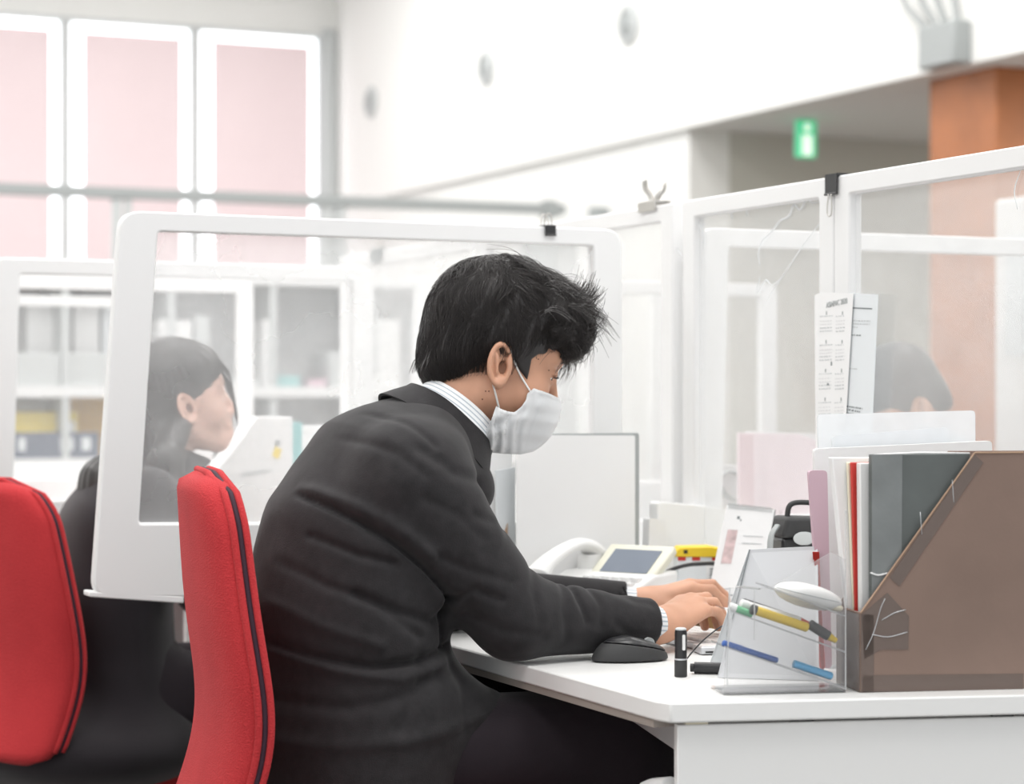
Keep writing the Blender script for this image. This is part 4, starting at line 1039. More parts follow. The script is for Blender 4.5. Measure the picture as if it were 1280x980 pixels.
# ----- cardboard magazine box
O = onZ(1075, 866, DZ)
def G(u, v, z): return Vector((O.x, O.y, 0)) + dr * u + dn * v + UP * z
TOPZ = onG(1218, 566).z; uC = (onG(1218, 566) - O).dot(dr); LOZ = onG(1075, 766).z; Lb = .31; Wb = .100
bx = thing('magazine_box', 'brown cardboard magazine box patched with tape at the desk corner', 'box', G(.15, .05, DZ))
b0 = DZ + .0008; T = .004
prof = [(0, b0), (Lb, b0), (Lb, TOPZ), (uC, TOPZ), (0, LOZ)]
for v, nm in ((0, 'side_panel'), (Wb - T, 'side_panel')):
    MB().prism([G(u, v, z) for u, z in prof], dn * T).build(nm, M['cardboard'], bx, bevel=.0008)
MB().prism([G(0, T, b0), G(T, T, b0), G(T, T, LOZ), G(0, T, LOZ)], dn * (Wb - 2 * T)).build('front_panel', M['cardboard'], bx, bevel=.0008)
MB().prism([G(Lb - T, T, b0), G(Lb, T, b0), G(Lb, T, TOPZ), G(Lb - T, T, TOPZ)], dn * (Wb - 2 * T)).build('back_panel', M['cardboard'], bx)
MB().prism([G(T, T, b0), G(Lb - T, T, b0), G(Lb - T, T, b0 + T), G(T, T, b0 + T)], dn * (Wb - 2 * T)).build('bottom_panel', M['cardboard'], bx)
def tape(pts, t=.0006):
    P = [onG(a, b) for a, b in pts]; MB().prism([p - dn * .0001 for p in P], -dn * t).build('tape_strip', M['tapebrown'], bx)
tape([(1218, 568), (1229, 578), (1124, 733), (1112, 722)]); tape([(1078, 844), (1279, 842), (1279, 862), (1078, 865)])
tape([(1077, 768), (1109, 741), (1136, 770), (1135, 812), (1101, 812), (1080, 824)])
tape([(1076, 768), (1092, 768), (1092, 864), (1076, 865)])
MB().prism([G(-.0004, .001, b0), G(-.0004, Wb - .001, b0), G(-.0004, Wb - .001, LOZ - .002), G(-.0004, .001, LOZ - .002)], -dr * .0005).build('tape_strip', M['tapebrown'], bx)
def edge(a, b): MB().tube([onG(*a) - dn * .0004, onG(*b) - dn * .0004], .0011, 5).build('torn_edge', M['kraft'], bx)
edge((1076, 766), (1218, 566.5)); edge((1218, 566), (1279, 565.5))
for L_ in ([(1082, 812), (1092, 790), (1100, 762), (1106, 748)], [(1102, 775), (1118, 766), (1132, 762)], [(1090, 793), (1110, 796), (1134, 790)], [(1150, 640), (1152, 668)], [(1190, 600), (1192, 628)]):
    MB().tube(bez([onG(a, b) - dn * .0009 for a, b in L_], 4), .0006, 4).build('tape_crease', M['silver'], bx, smooth=180)
# ----- folders standing in the box, from the near one back
def folder(name, label, pts, v, thick, m, cat='folder', group='folders in the cardboard box', base=True):
    P = [onG(a, b, v) for a, b in pts]
    if base:
        for p in P[-2:]: p.z = DZ + .006
    c = sum(P, Vector()) / len(P); t = thing(name, label, cat, (c.x, c.y, min(p.z for p in P)), 0, group)
    MB().prism(P, dn * thick).build('cover', m, t, bevel=min(.0012, thick * .3)); return t, P
t, P = folder('folder', 'dark grey folder nearest in the cardboard box, wrapped in worn plastic', [(1091, 568), (1213, 567), (1213, 840), (1091, 840)], .008, .018, M['darkfile'])
MB().prism([onG(a, b, .0072) for a, b in ((1090, 568), (1128, 568), (1126, 836), (1090, 836))], dn * .0006).build('plastic_wrap', M['midfile'], t)
MB().tube([onG(1092, 569, .017) , onG(1150, 566, .02), onG(1212, 567, .017)], .0016, 6).build('rolled_edge', M['frame'], t, smooth=180)
MB().tube(bez([onG(1088, 716, .0065), onG(1098, 719, .0065), onG(1112, 716, .0065)], 4), .0012, 5).build('crease', M['frame'], t, smooth=180)
folder('folder', 'white folder between the dark grey and the red one in the cardboard box', [(1075, 579), (1230, 577), (1230, 840), (1078, 840)], .030, .016, M['whitegloss'])
folder('folder', 'thin red folder standing in the cardboard box', [(1064, 578), (1230, 577), (1230, 840), (1072, 840)], .050, .007, M['redfile'])
folder('folder', 'thin cream card folder just behind the red one', [(1059, 578), (1230, 577), (1230, 840), (1071, 840)], .0585, .006, M['cream'])
folder('folder', 'white paper folder rearmost in the cardboard box, beside the cream one', [(1040, 572), (1230, 572), (1230, 840), (1070, 840)], .067, .018, M['paper'])
# ----- second, white magazine box behind, with sheets
wv = .24
def W_(px, py, off): return onG(px, py, off)
t = thing('magazine_box', 'white magazine box behind the cardboard one', 'box', G(.14, wv + .05, DZ))
MB().prism([G(.07, wv, b0), G(.34, wv, b0), G(.34, wv, .96), G(.22, wv, .96), G(.07, wv, .82)], dn * .003).build('side_panel', M['frame'], t)
MB().prism([G(.07, wv + .10, b0), G(.34, wv + .10, b0), G(.34, wv + .10, .96), G(.22, wv + .10, .96), G(.07, wv + .10, .82)], dn * .003).build('side_panel', M['frame'], t)
MB().prism([G(.07, wv, b0), G(.34, wv, b0), G(.34, wv, b0 + .003), G(.07, wv, b0 + .003)], dn * .10).build('bottom_panel', M['frame'], t)
MB().prism([G(.34, wv, b0), G(.343, wv, b0), G(.343, wv, .96), G(.34, wv, .96)], dn * .10).build('back_panel', M['frame'], t)
def sheetfile(name, label, pts, off, thick, m, cat='folder', bevel=.001):
    P = [onG(a, b, off) for a, b in pts]
    lo = min(p.z for p in P)
    for p in P:
        if p.z < lo + .02: p.z = DZ + .005
    c = sum(P, Vector()) / len(P); t = thing(name, label, cat, (c.x, c.y, DZ + .005), 0, 'folders behind the cardboard box')
    MB().prism(roundpoly(P, .006, 3), dn * thick).build('cover', m, t); return t
sheetfile('folder', 'white file with its top edge level, rising just above the cardboard box', [(1018, 561), (1240, 551), (1244, 760), (1030, 760)], wv + .015, .012, M['paper'])
sheetfile('folder', 'frosted clear file with slanting edge behind the white ones', [(1040, 545), (1186, 534), (1192, 760), (1050, 760)], wv + .035, .004, M['folderclear'])
sheetfile('folder', 'tall frosted clear file with rounded corner, highest of those behind', [(1022, 518), (1219, 513), (1222, 760), (1030, 760)], wv + .05, .004, M['folderclear'])
sheetfile('folder', 'mauve file whose spine shows left of the cream one', [(1011, 588), (1034, 588), (1040, 760), (1029, 760)], wv - .022, .010, M['mauve'])
sheetfile('folder', 'narrow red file showing at the foot of the mauve one', [(1019, 690), (1022, 690), (1032, 760), (1025, 760)], wv - .034, .005, M['redfile'])
# ----- acrylic pen tray: side walls, three sloping shelves
tr = thing('pen_tray', 'clear acrylic three-tier pen tray beside the cardboard box', 'tray', G(-.08, .04, DZ))
A = lambda px, py, off=-.004: onG(px, py, off)
uz = lambda p: p
def slopeshelf(a, b, th=.0022):
    P = [onG(*a, .006), onG(*b, .006)]; Q = [p + UP * th for p in P]
    MB().prism([P[0], P[1], Q[1], Q[0]], dn * .068).build('shelf', M['acrylic'], tr)
    MB().prism([P[0] - dn * .0006, P[1] - dn * .0006, Q[1] - dn * .0006, Q[0] - dn * .0006], dn * .0006).build('shelf_edge', M['acrylic_edge'], tr)
slopeshelf((962, 735), (1056, 771)); slopeshelf((911, 764), (1056, 816)); slopeshelf((905, 809), (1056, 861))
for off in (.003, .074):
    P = [onG(905, 860, off), onG(1057, 863, off), onG(1057, 700, off), onG(1040, 690, off), onG(962, 735, off), onG(912, 735, off)]
    for p in P[:2]: p.z = b0
    MB().prism(P, dn * .003).build('side_wall', M['acrylic'], tr)
for a, b in (((1057, 638), (1057, 862)), ((912, 735), (909, 858)), ((943, 736), (943, 800))):
    MB().tube([onG(*a, .002), onG(*b, .002)], .0011, 4).build('wall_edge', M['acrylic_edge'], tr)
MB().tube([onG(920, 733, .05), onG(950, 736, .005)], .0014, 4).build('rim', M['acrylic_edge'], tr)
P = [onG(905, 862, .003), onG(1057, 864, .003)]
for p in P: p.z = b0
MB().prism([P[0], P[1], P[1] + dn * .073, P[0] + dn * .073], UP * .003).build('tray_floor', M['acrylic'], tr)
# ----- pens on the shelves
def pen(label, a, b, r, m, off, capm=None, capf=0, tipm=None, name='pen', group='pens in the clear tray'):
    p, q = onG(*a, off) + UP * r * .9, onG(*b, off) + UP * r * .9; t = thing(name, label, 'pen' if name != 'correction_tape' else 'stationery', p, 0, group)
    d = q - p
    MB().tube([p + d * capf, q - d * .02, q], [r, r, r * .75], 12).build('barrel', m, t, smooth=40)
    if capf: MB().tube([p, p + d * .02, p + d * capf], [r * .7, r * 1.12, r * 1.12], 12).build('pen_cap', capm, t, smooth=40)
    if tipm: MB().tube([q, q + d.normalized() * .012], [r * .8, r * .5], 10).build('end_plug', tipm, t, smooth=40)
    return t
pen('yellow pen with a dark clip end lying on the middle shelf', (938, 766), (1010, 790), .0062, M['yellow'], .016, M['blackmatt'], .10)
pen('dark grey marker with yellow end on the middle shelf', (1012, 786), (1036, 801), .0068, M['blackmatt'], .030, tipm=M['yellow'])
pen('white marker with red printed end on the middle shelf', (925, 759), (1000, 781), .0058, M['whitegloss'], .034, M['whitegloss'], .12, M['redfile'])
pen('black pen at the back of the middle shelf', (929, 757), (985, 776), .0055, M['black'], .052)
pen('white pen with green clip at the left end of the middle shelf', (911, 762), (940, 773), .0052, M['green'], .022, M['whitegloss'], .3)
pen('blue ballpoint lying on the lowest shelf', (903, 807), (972, 829), .0040, M['blue'], .016, M['blue'], .35)
pen('light blue highlighter lying low in the tray, right of the blue pen', (992, 834), (1040, 850), .0052, M['ltblue'], .018)
q = onG(1045, 806, .018); 
t = thing('correction_tape', 'rounded white correction tape on top shelf of the clear tray', 'stationery', onG(1010, 745, .03))
p, q = onG(968, 737, .035), onG(1052, 757, .035); d = (q - p); ax_ = d.normalized(); nz = dn; up_ = ax_.cross(nz).normalized(); up_ = up_ if up_.z > 0 else -up_
X = Matrix((ax_, nz, up_)).transposed()
MB().ellipsoid((p + q) / 2 + UP * .002, (d.length / 2, .022, .0165), 20, X=X).build('case', M['whitegloss'], t, smooth=180)
MB().tube([(p + q) / 2 + UP * .004 + ax_ * (d.length / 2 * .97 * math.cos(w_)) - dn * (.0222 * math.sin(w_)) for w_ in [math.pi * (.06 + .88 * i_ / 16) for i_ in range(17)]], .0009, 5).build('seam', M['ltgrey'], t, smooth=180)
MB().ellipsoid(q - ax_ * .012 - UP * .004, (.014, .012, .006), 10, X=X).build('tape_head', M['cream'], t, smooth=180)
# ----- folded white stand
t = thing('folded_card', 'white card folded into a stand, leaning left of the clear tray', 'card', onZ(920, 850, DZ))
a, b = onZ(897, 847, DZ + .001), onZ(1024, 851, DZ + .001)
c_, d_ = at_plane(1022, 683, a + dn * .045, dn), at_plane(937, 687, a + dn * .045, dn)
MB().prism([a, b, c_, d_], dn * .0014).build('front_leaf', M['cardshade'], t)
e_, f_ = a + dn * .10 + dr * .012, b + dn * .10 + dr * .01
MB().prism([e_, f_, c_ + dn * .003, d_ + dn * .003], dn * .0014).build('rear_leaf', M['paper2'], t)
MB().tube([d_ - dn * .0007, d_ * .45 + a * .55 - dn * .0007], .0009, 5).build('dark_edge', M['ink'], t)
# ----- mouse
p = onZ(799, 829, DZ); t = thing('computer_mouse', 'black computer mouse beside the near sleeve', 'mouse', (p.x, p.y + .03, DZ), math.radians(-8))
def mouse_f(P, top):
    d = ell(P, (0, 0, -.002), (.060, .032, .043)); d = smax(d, -(P[:, 2] - .002), .003)
    d = smax(d, (P[:, 2] - (.040 - .32 * np.maximum(P[:, 0] + .004, 0) - .12 * np.maximum(-P[:, 0] - .03, 0))), .008)
    cut = P[:, 2] - (.021 - .16 * P[:, 0]) - .006 * np.abs(P[:, 1]) / .03
    return smax(d, (-cut + .0005) if top else (cut + .0005), .0007)
for nm, tp, m in (('button_shell', True, M['black']), ('base_shell', False, M['blackmatt'])):
    mm_ = sdf_mesh(nm, lambda P: mouse_f(P, tp), (-.065, -.04, -.002), (.068, .04, .048), .0011); relax(mm_, 2, .4); link(nm, mm_, m, t, world=False)
MB().cyl((.030, -.004, .026), (.030, .004, .026), .008, 16).build('wheel', M['grey'], t, world=False, smooth=40)
# ----- black stick standing, black stick lying, silver gadget, cables
p = onZ(851, 846, DZ); t = thing('lip_balm_tube', 'small black tube with silver band standing upright on the desk edge side', 'tube', (p.x, p.y, DZ))
t['label'] = 'small black tube with silver band standing upright beside the mouse'
hh = .068; MB().lathe([(.0082, 0), (.0090, .001), (.0090, .024)], seg=24).build('base_section', M['blackmatt'], t, world=False, smooth=40)
MB().lathe([(.0092, .024), (.0092, .0262)], seg=24).build('silver_band', M['silver'], t, world=False, smooth=40)
MB().lathe([(.0086, .0262), (.0086, hh - .006), (.0080, hh - .002)], seg=24).build('cap_section', M['black'], t, world=False, smooth=40)
MB().lathe([(.0080, hh - .002), (.0076, hh), (.006, hh + .001)], seg=24).build('clear_top', M['ltgrey'], t, world=False, smooth=40)
MB().prism(roundpoly([(-.0022, -.0094, hh - .030), (.0022, -.0094, hh - .030), (.0022, -.0094, hh - .008), (-.0022, -.0094, hh - .008)], .0018), (0, .0012, 0)).build('white_stripe', M['whitegloss'], t, world=False)
p, q = onZ(863, 842, DZ) + UP * .0085, onZ(905, 843, DZ) + UP * .0085
t = thing('pen_drive', 'short black rod lying behind the upright black tube', 'rod', p); MB().tube([p, p + (q - p) * .10], .006, 16).build('tip', M['blackmatt'], t, smooth=40)
MB().tube([p + (q - p) * .12, q], .0083, 18).build('rod_body', M['black'], t, smooth=40)
p = onZ(893, 819, DZ); t = thing('silver_gadget', 'thin silver gadget lying flat near his fingers', 'gadget', (p.x, p.y, DZ), math.radians(-14))
MB().prism(roundpoly([(-.022, 0, .001), (.05, 0, .001), (.05, .05, .001), (-.022, .05, .001)], .006), (0, 0, .012)).build('body', M['silver'], t, world=False, bevel=.003, seg=3)
MB().box((-.018, .004, .0125), (.012, .035, .0142)).build('panel', M['whitegloss'], t, world=False, bevel=.0006)
MB().box((-.014, -.0012, .0035), (.046, .001, .0062)).build('dark_slot', M['black'], t, world=False)
def cable(label, pts, r, name='cable'):
    L_ = bez(pts, 8); o = MB().tube(L_, r, 8).build(name, M['black'], None, smooth=180, top=tuple(pts[0])); tag(o, label, 'cable'); return o
cable('thin black cable curving up behind the upright tube to the card', [onZ(858, 826, DZ) + UP * .002, at_plane(868, 812, onZ(868, 826, DZ), dn), at_plane(884, 796, onZ(875, 826, DZ), dn), at_plane(906, 781, onZ(880, 824, DZ), dn), at_plane(930, 776, onZ(890, 824, DZ), dn)], .0011)
cable('thick black cable arching from behind the far cuff to the calendar', [onY(788, 748, 3.40), onY(806, 735, 3.41), onY(826, 719, 3.43), onY(848, 709, 3.44), onY(872, 705, 3.45), onY(902, 707, 3.46), onY(925, 730, 3.46)], .0036)
cable('black wire loops lying on the desk under the near hand', [onZ(832, 806, DZ) + UP * .004, onZ(846, 800, DZ) + UP * .006, onZ(862, 806, DZ) + UP * .003, onZ(880, 799, DZ) + UP * .006, onZ(902, 803, DZ) + UP * .003], .0016)
# ----- keyboard
kx, ky, ka = 1.715, 3.135, math.radians(4)
t = thing('keyboard', 'slim white keyboard under the typing hands', 'keyboard', (kx, ky, DZ), ka)
MB().prism(roundpoly([(-.062, -.19, .0006), (.062, -.19, .0006), (.062, .19, .0006), (-.062, .19, .0006)], .008), (0, 0, .011)).build('case', M['silver'], t, world=False, bevel=.002)
mb = MB()
for r_ in range(5):
    for k in range(19):
        y = -.180 + k * .019; x = -.050 + r_ * .020; mb.box((x, y, .0117), (x + .0175, y + .0165, .0160))
mb.build('keys', M['whitegloss'], t, world=False)
# ----- desk telephone
a_ = math.radians(30); p = onY(765, 740, 3.40)
t = thing('desk_telephone', 'white office telephone with grey display, handset resting on its left side', 'telephone', (1.722, 3.452, DZ), a_)
# local x: away from the user, y: to the user's left, rising towards the back
w2 = .097
MB().prism([(-.088, -w2, .001), (.11, -w2, .001), (.11, -w2, .085), (.035, -w2, .082), (-.088, -w2, .043)], (0, 2 * w2, 0)).build('base', M['whitegloss'], t, world=False, bevel=.006, seg=3)
S0, S1 = Vector((.020, 0, .070)), Vector((.105, 0, .128)); sl = (S1 - S0).normalized(); sn = Vector((-sl.z, 0, sl.x))
MB().prism([S0 + Vector((0, -w2 + .003, 0)), S1 + Vector((0, -w2 + .003, 0)), S1 + Vector((0, .042, 0)), S0 + Vector((0, .042, 0))], -sn * .016).build('display_housing', M['beigegloss'], t, world=False, bevel=.004)
q0_, q1_ = S0 + sl * .022 + sn * .0004, S0 + sl * .086 + sn * .0004
MB().prism([q0_ + Vector((0, -.076, 0)), q1_ + Vector((0, -.076, 0)), q1_ + Vector((0, .022, 0)), q0_ + Vector((0, .022, 0))], sn * .0008).build('display', M['lcd'], t, world=False)
mb = MB()
for i in range(4):
    for k in range(6):
        x = -.076 + i * .024; z = .040 + (x + .10) / .135 * .042 + .0012; y = -.084 + k * .020
        mb.box((x, y, z - .001), (x + .015, y + .014, z + .0065))
mb.build('keypad', M['frame'], t, world=False)
hp = bez([(-.085, .072, .080), (-.060, .072, .098), (-.010, .072, .118), (.040, .072, .128), (.078, .072, .122), (.098, .072, .108)], 6)
n = len(hp); rr = [.026 - .009 * math.sin(math.pi * i / (n - 1)) for i in range(n)]
MB().tube(hp, rr, 16, flat=.62).build('handset', M['whitegloss'], t, world=False, smooth=180)
MB().tube([(-.082, .072, .05), (-.082, .072, .082)], [.024, .022], 16).build('mouthpiece', M['whitegloss'], t, world=False, smooth=60)
MB().tube([(.082, .072, .075), (.082, .072, .108)], [.024, .022], 16).build('earpiece', M['whitegloss'], t, world=False, smooth=60)
# ----- white A4 file box / document frame behind the phone
fy = 3.588
t = thing('file_holder', 'large white-sheeted document holder with dark metal edge behind the telephone', 'file holder', onY(720, 760, fy))
zt = onY(720, 545, fy).z; x0, x1 = onY(646, 600, fy).x, onY(794, 600, fy).x
MB().prism(roundpoly([(x0, fy, b0 + .001), (x1, fy, b0 + .001), (x1, fy, zt), (x0, fy, zt + .003)], .003, 3), (0, .003, 0)).build('white_sheet', M['paper'], t)
mb = MB(); xe = onY(799, 600, fy).x
mb.box((x1 + .0005, fy, b0), (xe, fy + .012, zt + .002)); mb.box((x0 + .045, fy + .004, zt), (xe, fy + .012, zt + .0045)); mb.box((x0 + .005, fy + .0045, b0), (x1, fy + .010, zt - .004)); mb.box((x0, fy + .0045, b0), (xe, fy + .06, b0 + .003))
mb.build('metal_frame', M['grey'], t)
xk0, xk1 = onY(606, 640, fy + .05).x, onY(640, 640, fy + .05).x
t = thing('magazine_box', 'brown box with slanted side holding white papers, left of the white holder', 'box', (xk0, fy + .05, DZ))
Z = lambda y: onY(620, y, fy + .05).z
MB().prism([(xk0, fy + .035, b0), (x0 - .002, fy + .035, b0), (x0 - .002, fy + .035, Z(654)), (xk0 + .02, fy + .035, Z(690)), (xk0, fy + .035, Z(710))], (0, .003, 0)).build('side_panel', M['kraft'], t)
MB().prism([(xk0, fy + .09, b0), (x0 - .002, fy + .09, b0), (x0 - .002, fy + .09, Z(654)), (xk0, fy + .09, Z(710))], (0, .003, 0)).build('side_panel', M['kraft'], t)
MB().box((xk0, fy + .035, b0), (x0, fy + .093, b0 + .003)).build('bottom_panel', M['kraft'], t)
for k, (pa, pb, pt, of, m, lb) in enumerate(((624, 644, 584, .042, M['paper2'], 'grey-white papers in the brown slanted box'), (612, 640, 556, .056, M['paper'], 'tall white papers behind the grey-white ones'), (603, 622, 570, .072, M['paper2'], 'white papers nearest his chest, just under the mask'))):
    y_ = fy + of; a1, a2 = onY(pa, 640, y_).x, onY(pb, 640, y_).x
    tag(MB().prism([(a1, y_, b0 + .004), (a2, y_, b0 + .004), (a2, y_, onY(pb, pt, y_).z), (a1 - .006, y_, onY(pa, pt + 4, y_).z)], (0, .006, 0)).build('paper_bundle', m, top=(a1, y_, b0)), lb, 'papers', 'papers beside the white holder')
# ----- wooden riser with yellow-topped box, calendar
rz_ = DZ + .038; rc = [onZ(908, 757, DZ), ]
rx, ry = 1.965, 3.42
t = thing('desk_riser', 'low brown wooden riser with white top under the calendar', 'riser', (1.93, 3.30, DZ))
MB().box((1.80, 3.10, DZ + .0005), (1.99, 3.56, DZ + .030)).build('wood_body', M['wood'], t, bevel=.002)
MB().box((1.795, 3.095, DZ + .0305), (1.995, 3.565, rz_)).build('top_sheet', M['paper'], t, bevel=.001)
p = onZ(868, 741, rz_); q = onZ(902, 742, rz_)
yb = p.y; t = thing('small_carton', 'small grey-white carton with yellow lid and barcode behind the hands', 'carton', (p.x, yb, rz_), math.radians(-20))
wd = .086; zt_ = onY(875, 683, yb).z - rz_
MB().box((-.030, 0, .001), (wd - .03, .05, zt_ - .018)).build('carton_body', M['paper2'], t, world=False, bevel=.001)
MB().box((-.0305, -.0006, .001), (wd - .055, .0, .006)).build('yellow_stripe', M['yellowbright'], t, world=False)
MB().prism([(-.034, -.003, zt_ - .018), (wd - .026, -.003, zt_ - .020), (wd - .026, -.003, zt_ - .006), (.03, -.003, zt_), (-.026, -.003, zt_ - .001), (-.034, -.003, zt_ - .008)], (0, .056, 0)).build('lid', M['yellow'], t, world=False, bevel=.002)
for x in (-.030, -.004, .032): MB().box((x, -.0012, zt_ - .025), (x + .014, -.0, zt_ - .018)).build('red_mark', M['redfile'], t, world=False)
MB().box((-.020, -.0038, zt_ - .012), (-.013, -.003, zt_ - .006)).build('black_dot', M['black'], t, world=False)
MB().box((.022, -.0008, .004), (.046, -.0, zt_ - .034)).build('barcode_label', M['paper'], t, world=False)
mb = MB(); rb = random.Random(4); z = .008
while z < zt_ - .04:
    h_ = rb.choice((.0006, .0011, .0018)); mb.box((.028, -.0012, z), (.037, -.0008, z + h_)); z += h_ + rb.choice((.0008, .0014))
mb.build('barcode', M['ink'], t, world=False)
# calendar
yc = onZ(920, 748, rz_).y
def onC(a, b): return at_plane(a, b, (1.9, onZ(925, 748, rz_).y, rz_), dn)
a, b, c_, d_ = onC(884, 744), onC(950, 752), onC(974, 638), onC(914, 632)
ctr = (a + b) / 2; t = thing('desk_calendar', 'white spiral desk calendar with small pink photo, standing behind the card', 'calendar', (ctr.x, ctr.y, rz_))
a.z = rz_ + .001; b.z = rz_ + .001
back = dn * .055
MB().prism([a, b, c_ + back * .5, d_ + back * .5], dn * .002).build('front_sheet', M['paper'], t)
MB().prism([a + back + dr * .04, b + back + dr * .035, c_ + back * .5 + dn * .003 + dr * .001, d_ + back * .5 + dn * .003 + dr * .001], dn * .002).build('black_back', M['black'], t)
MB().prism([b + dn * .004, b + back + dr * .034, c_ + back * .5 + dn * .003, c_ + back * .5 + dn * .002], dr * .002).build('black_side', M['black'], t)
def cal(u, v, lift=.0008):   # u along bottom, v up
    lo = a + (b - a) * u; hi = (d_ + (c_ - d_) * u) + back * .5; return lo + (hi - lo) * v - dn * lift
def calq(nm, u0, v0, u1, v1, m): MB().prism([cal(u0, v0, .0002), cal(u1, v0, .0002), cal(u1, v1, .0002), cal(u0, v1, .0002)], -dn * .0005).build(nm, m, t)
calq('photo', .12, .38, .32, .74, M['mauve'] if False else mat('calendar_photo', (.62, .48, .48), .7, var=(60, .25)))
calq('bottom_line', .12, .03, .86, .045, M['ink']); calq('emblem', .26, .86, .31, .89, M['ink']); calq('emblem', .33, .84, .35, .86, M['ink'])
for v in (.60, .68): calq('month_row', .45, v, .85, v + .008, M['inklight'])
calq('red_date', .78, .46, .84, .52, M['pinkink']); calq('small_print', .16, .10, .40, .112, M['inklight'])
for i in range(22):
    q = cal(.04 + i * .042, 1.0, 0); MB().tube(bez([q - dn * .002 - UP * .006, q - dn * .003 + UP * .001, q + dn * .002 + UP * .003, q + dn * .006 - UP * .001], 3), .0006, 5).build('spiral_ring', M['grey'], t)
# black camera bag
p = onY(993, 700, 3.27); bxm = p.x
t = thing('camera_bag', 'black camera bag with grey oval badge and top handle, behind the calendar', 'bag', (1.93, 3.0, DZ))
cp = at_plane(978, 640, (1.93, 3.02, 0), dn); cq = at_plane(1030, 640, (1.93, 3.02, 0), dn)
zt_ = at_plane(990, 648, (1.93, 3.02, 0), dn).z; zb_ = DZ + .001
Bp = lambda u, v, z: Vector((cp.x, cp.y, z)) + dr * u + dn * v
MB().prism([Bp(0, 0, zb_), Bp(.085, 0, zb_), Bp(.085, 0, zt_ - .03), Bp(0, 0, zt_ - .03)], dn * .07).build('bag_body', M['black'], t, bevel=.008, seg=3)
MB().prism([Bp(-.002, -.004, zt_ - .032), Bp(.087, -.004, zt_ - .032), Bp(.083, -.004, zt_), Bp(.006, -.004, zt_ + .002)], dn * .076).build('flap', M['blackmatt'], t, bevel=.006, seg=3)
MB().tube(bez([Bp(.016, .03, zt_ - .003), Bp(.022, .03, zt_ + .020), Bp(.045, .03, zt_ + .024), Bp(.070, .03, zt_ + .018), Bp(.076, .03, zt_ - .004)], 5), .0045, 8).build('handle', M['blackmatt'], t, smooth=180)
MB().tube(bez([Bp(-.002, .02, zt_ - .012), Bp(-.016, .01, zt_ - .03), Bp(-.020, 0, zt_ - .07), Bp(-.012, 0, zt_ - .12), Bp(-.004, 0, zt_ - .16)], 5), .006, 8, flat=.5).build('strap', M['grey'], t, smooth=180)
bd = Bp(.034, -.0065, zt_ - .032); X = Matrix((dr, dn, UP)).transposed(); MB().ellipsoid(bd, (.018, .0015, .011), 12, X=X).build('oval_badge', M['ltgrey'], t, smooth=180)
# white tray block behind the carton
y_ = 3.615; 
t = thing('letter_tray', 'white rounded plastic tray standing on edge behind the yellow-topped carton', 'tray', onY(870, 720, y_))
pts = [onY(822, 760, y_), onY(930, 760, y_), onY(930, 641, y_), onY(880, 632, y_), onY(822, 627, y_)]
for p in pts[:2]: p.z = b0
MB().prism(roundpoly(pts, [.002, .002, .02, .03, .008], 4), (0, .035, 0)).build('tray_shell', M['whitegloss'], t, bevel=.003)
pts = [onY(808, 760, y_ - .03), onY(832, 760, y_ - .03), onY(832, 650, y_ - .03), onY(812, 648, y_ - .03)]
for p in pts[:2]: p.z = b0
tag(MB().prism(roundpoly(pts, .003, 3), (0, .025, 0)).build('narrow_box', M['frame'], top=tuple(pts[0])), 'narrow white box beside the white tray, right of the telephone', 'box')
# ----- papers hung on the partition post
pX = 2.0115
def onP(a, b, off=0.0): return onX(a, b, pX - off)
def hung(label, pts, off, m):
    P = [onP(a, b, off) for a, b in pts]; t = thing('hung_paper', label, 'paper', P[0], 0, 'papers hung on the partition post')
    MB().prism(P, (-.0006, 0, 0)).build('sheet', m, t); return t
t1 = hung('cool white sheet with a rule and lines of print, right-hand of the hung papers', [(1062, 366), (1098, 368), (1090, 546), (1040, 560)], .0015, M['paper2'])
def pr(parent, off, m, *quads):
    for i, (nm, x0, y0, x1, y1, sk) in enumerate(quads):
        MB().prism([onP(x0, y0, off), onP(x1, y0 + sk, off), onP(x1, y1 + sk, off), onP(x0, y1, off)], (-.0003, 0, 0)).build(nm, m, parent)
pr(t1, .0023, M['ink'], ('rule', 1066, 384, 1090, 385.6, 1.2))
def words(parent, off, m, x0, x1, y, h, seed, sk=0.0, nm='print_line'):
    r_ = random.Random(seed); mb = MB(); x = x0
    while x < x1:
        w_ = r_.choice((1.2, 1.8, 2.6)); e = min(x + w_, x1); s_ = sk * (x - x0) / max(1, x1 - x0)
        mb.prism([onP(x, y + s_, off), onP(e, y + s_, off), onP(e, y + h + s_, off), onP(x, y + h + s_, off)], (-.0003, 0, 0)); x = e + r_.choice((.9, 1.4))
    mb.build(nm, m, parent)
for i, (xa_, xb_, y) in enumerate(((1067, 1088, 400), (1067, 1087, 404), (1066, 1073, 408), (1065, 1076, 418), (1062, 1072, 460))): words(t1, .0023, M['inklight'] if i != 3 else M['ink'], xa_, xb_, y, 1.5, i, .6)
for i, y in enumerate((507, 511, 515)): words(t1, .0023, M['ink'], 1058, 1078 - i * 3, y, 1.8, 20 + i, 3)
t2 = hung('long white year calendar sheet hanging leftmost, with heading and month blocks', [(1018.5, 369), (1027, 365), (1067, 367), (1058, 518), (1046, 570), (1020, 572)], .0045, M['paper'])
Ytop = onP(1033, 385, .0055); Yend = onP(1063, 378, .0055)
vec = (Yend - Ytop); X = Matrix.Identity(4); ex_ = vec.normalized(); nx_ = Vector((-1, 0, 0)); upx = nx_.cross(ex_).normalized(); 
X = Matrix(((ex_.x, upx.x, nx_.x, 0), (ex_.y, upx.y, nx_.y, 0), (ex_.z, upx.z, nx_.z, 0), (0, 0, 0, 1))); X.translation = Ytop
text('heading', 'ASIAPAC 2020', .0135, M['inkmid'], X @ Matrix.Diagonal((vec.length / .095, 1, 1, 1)), t2, align='LEFT')
k = 0
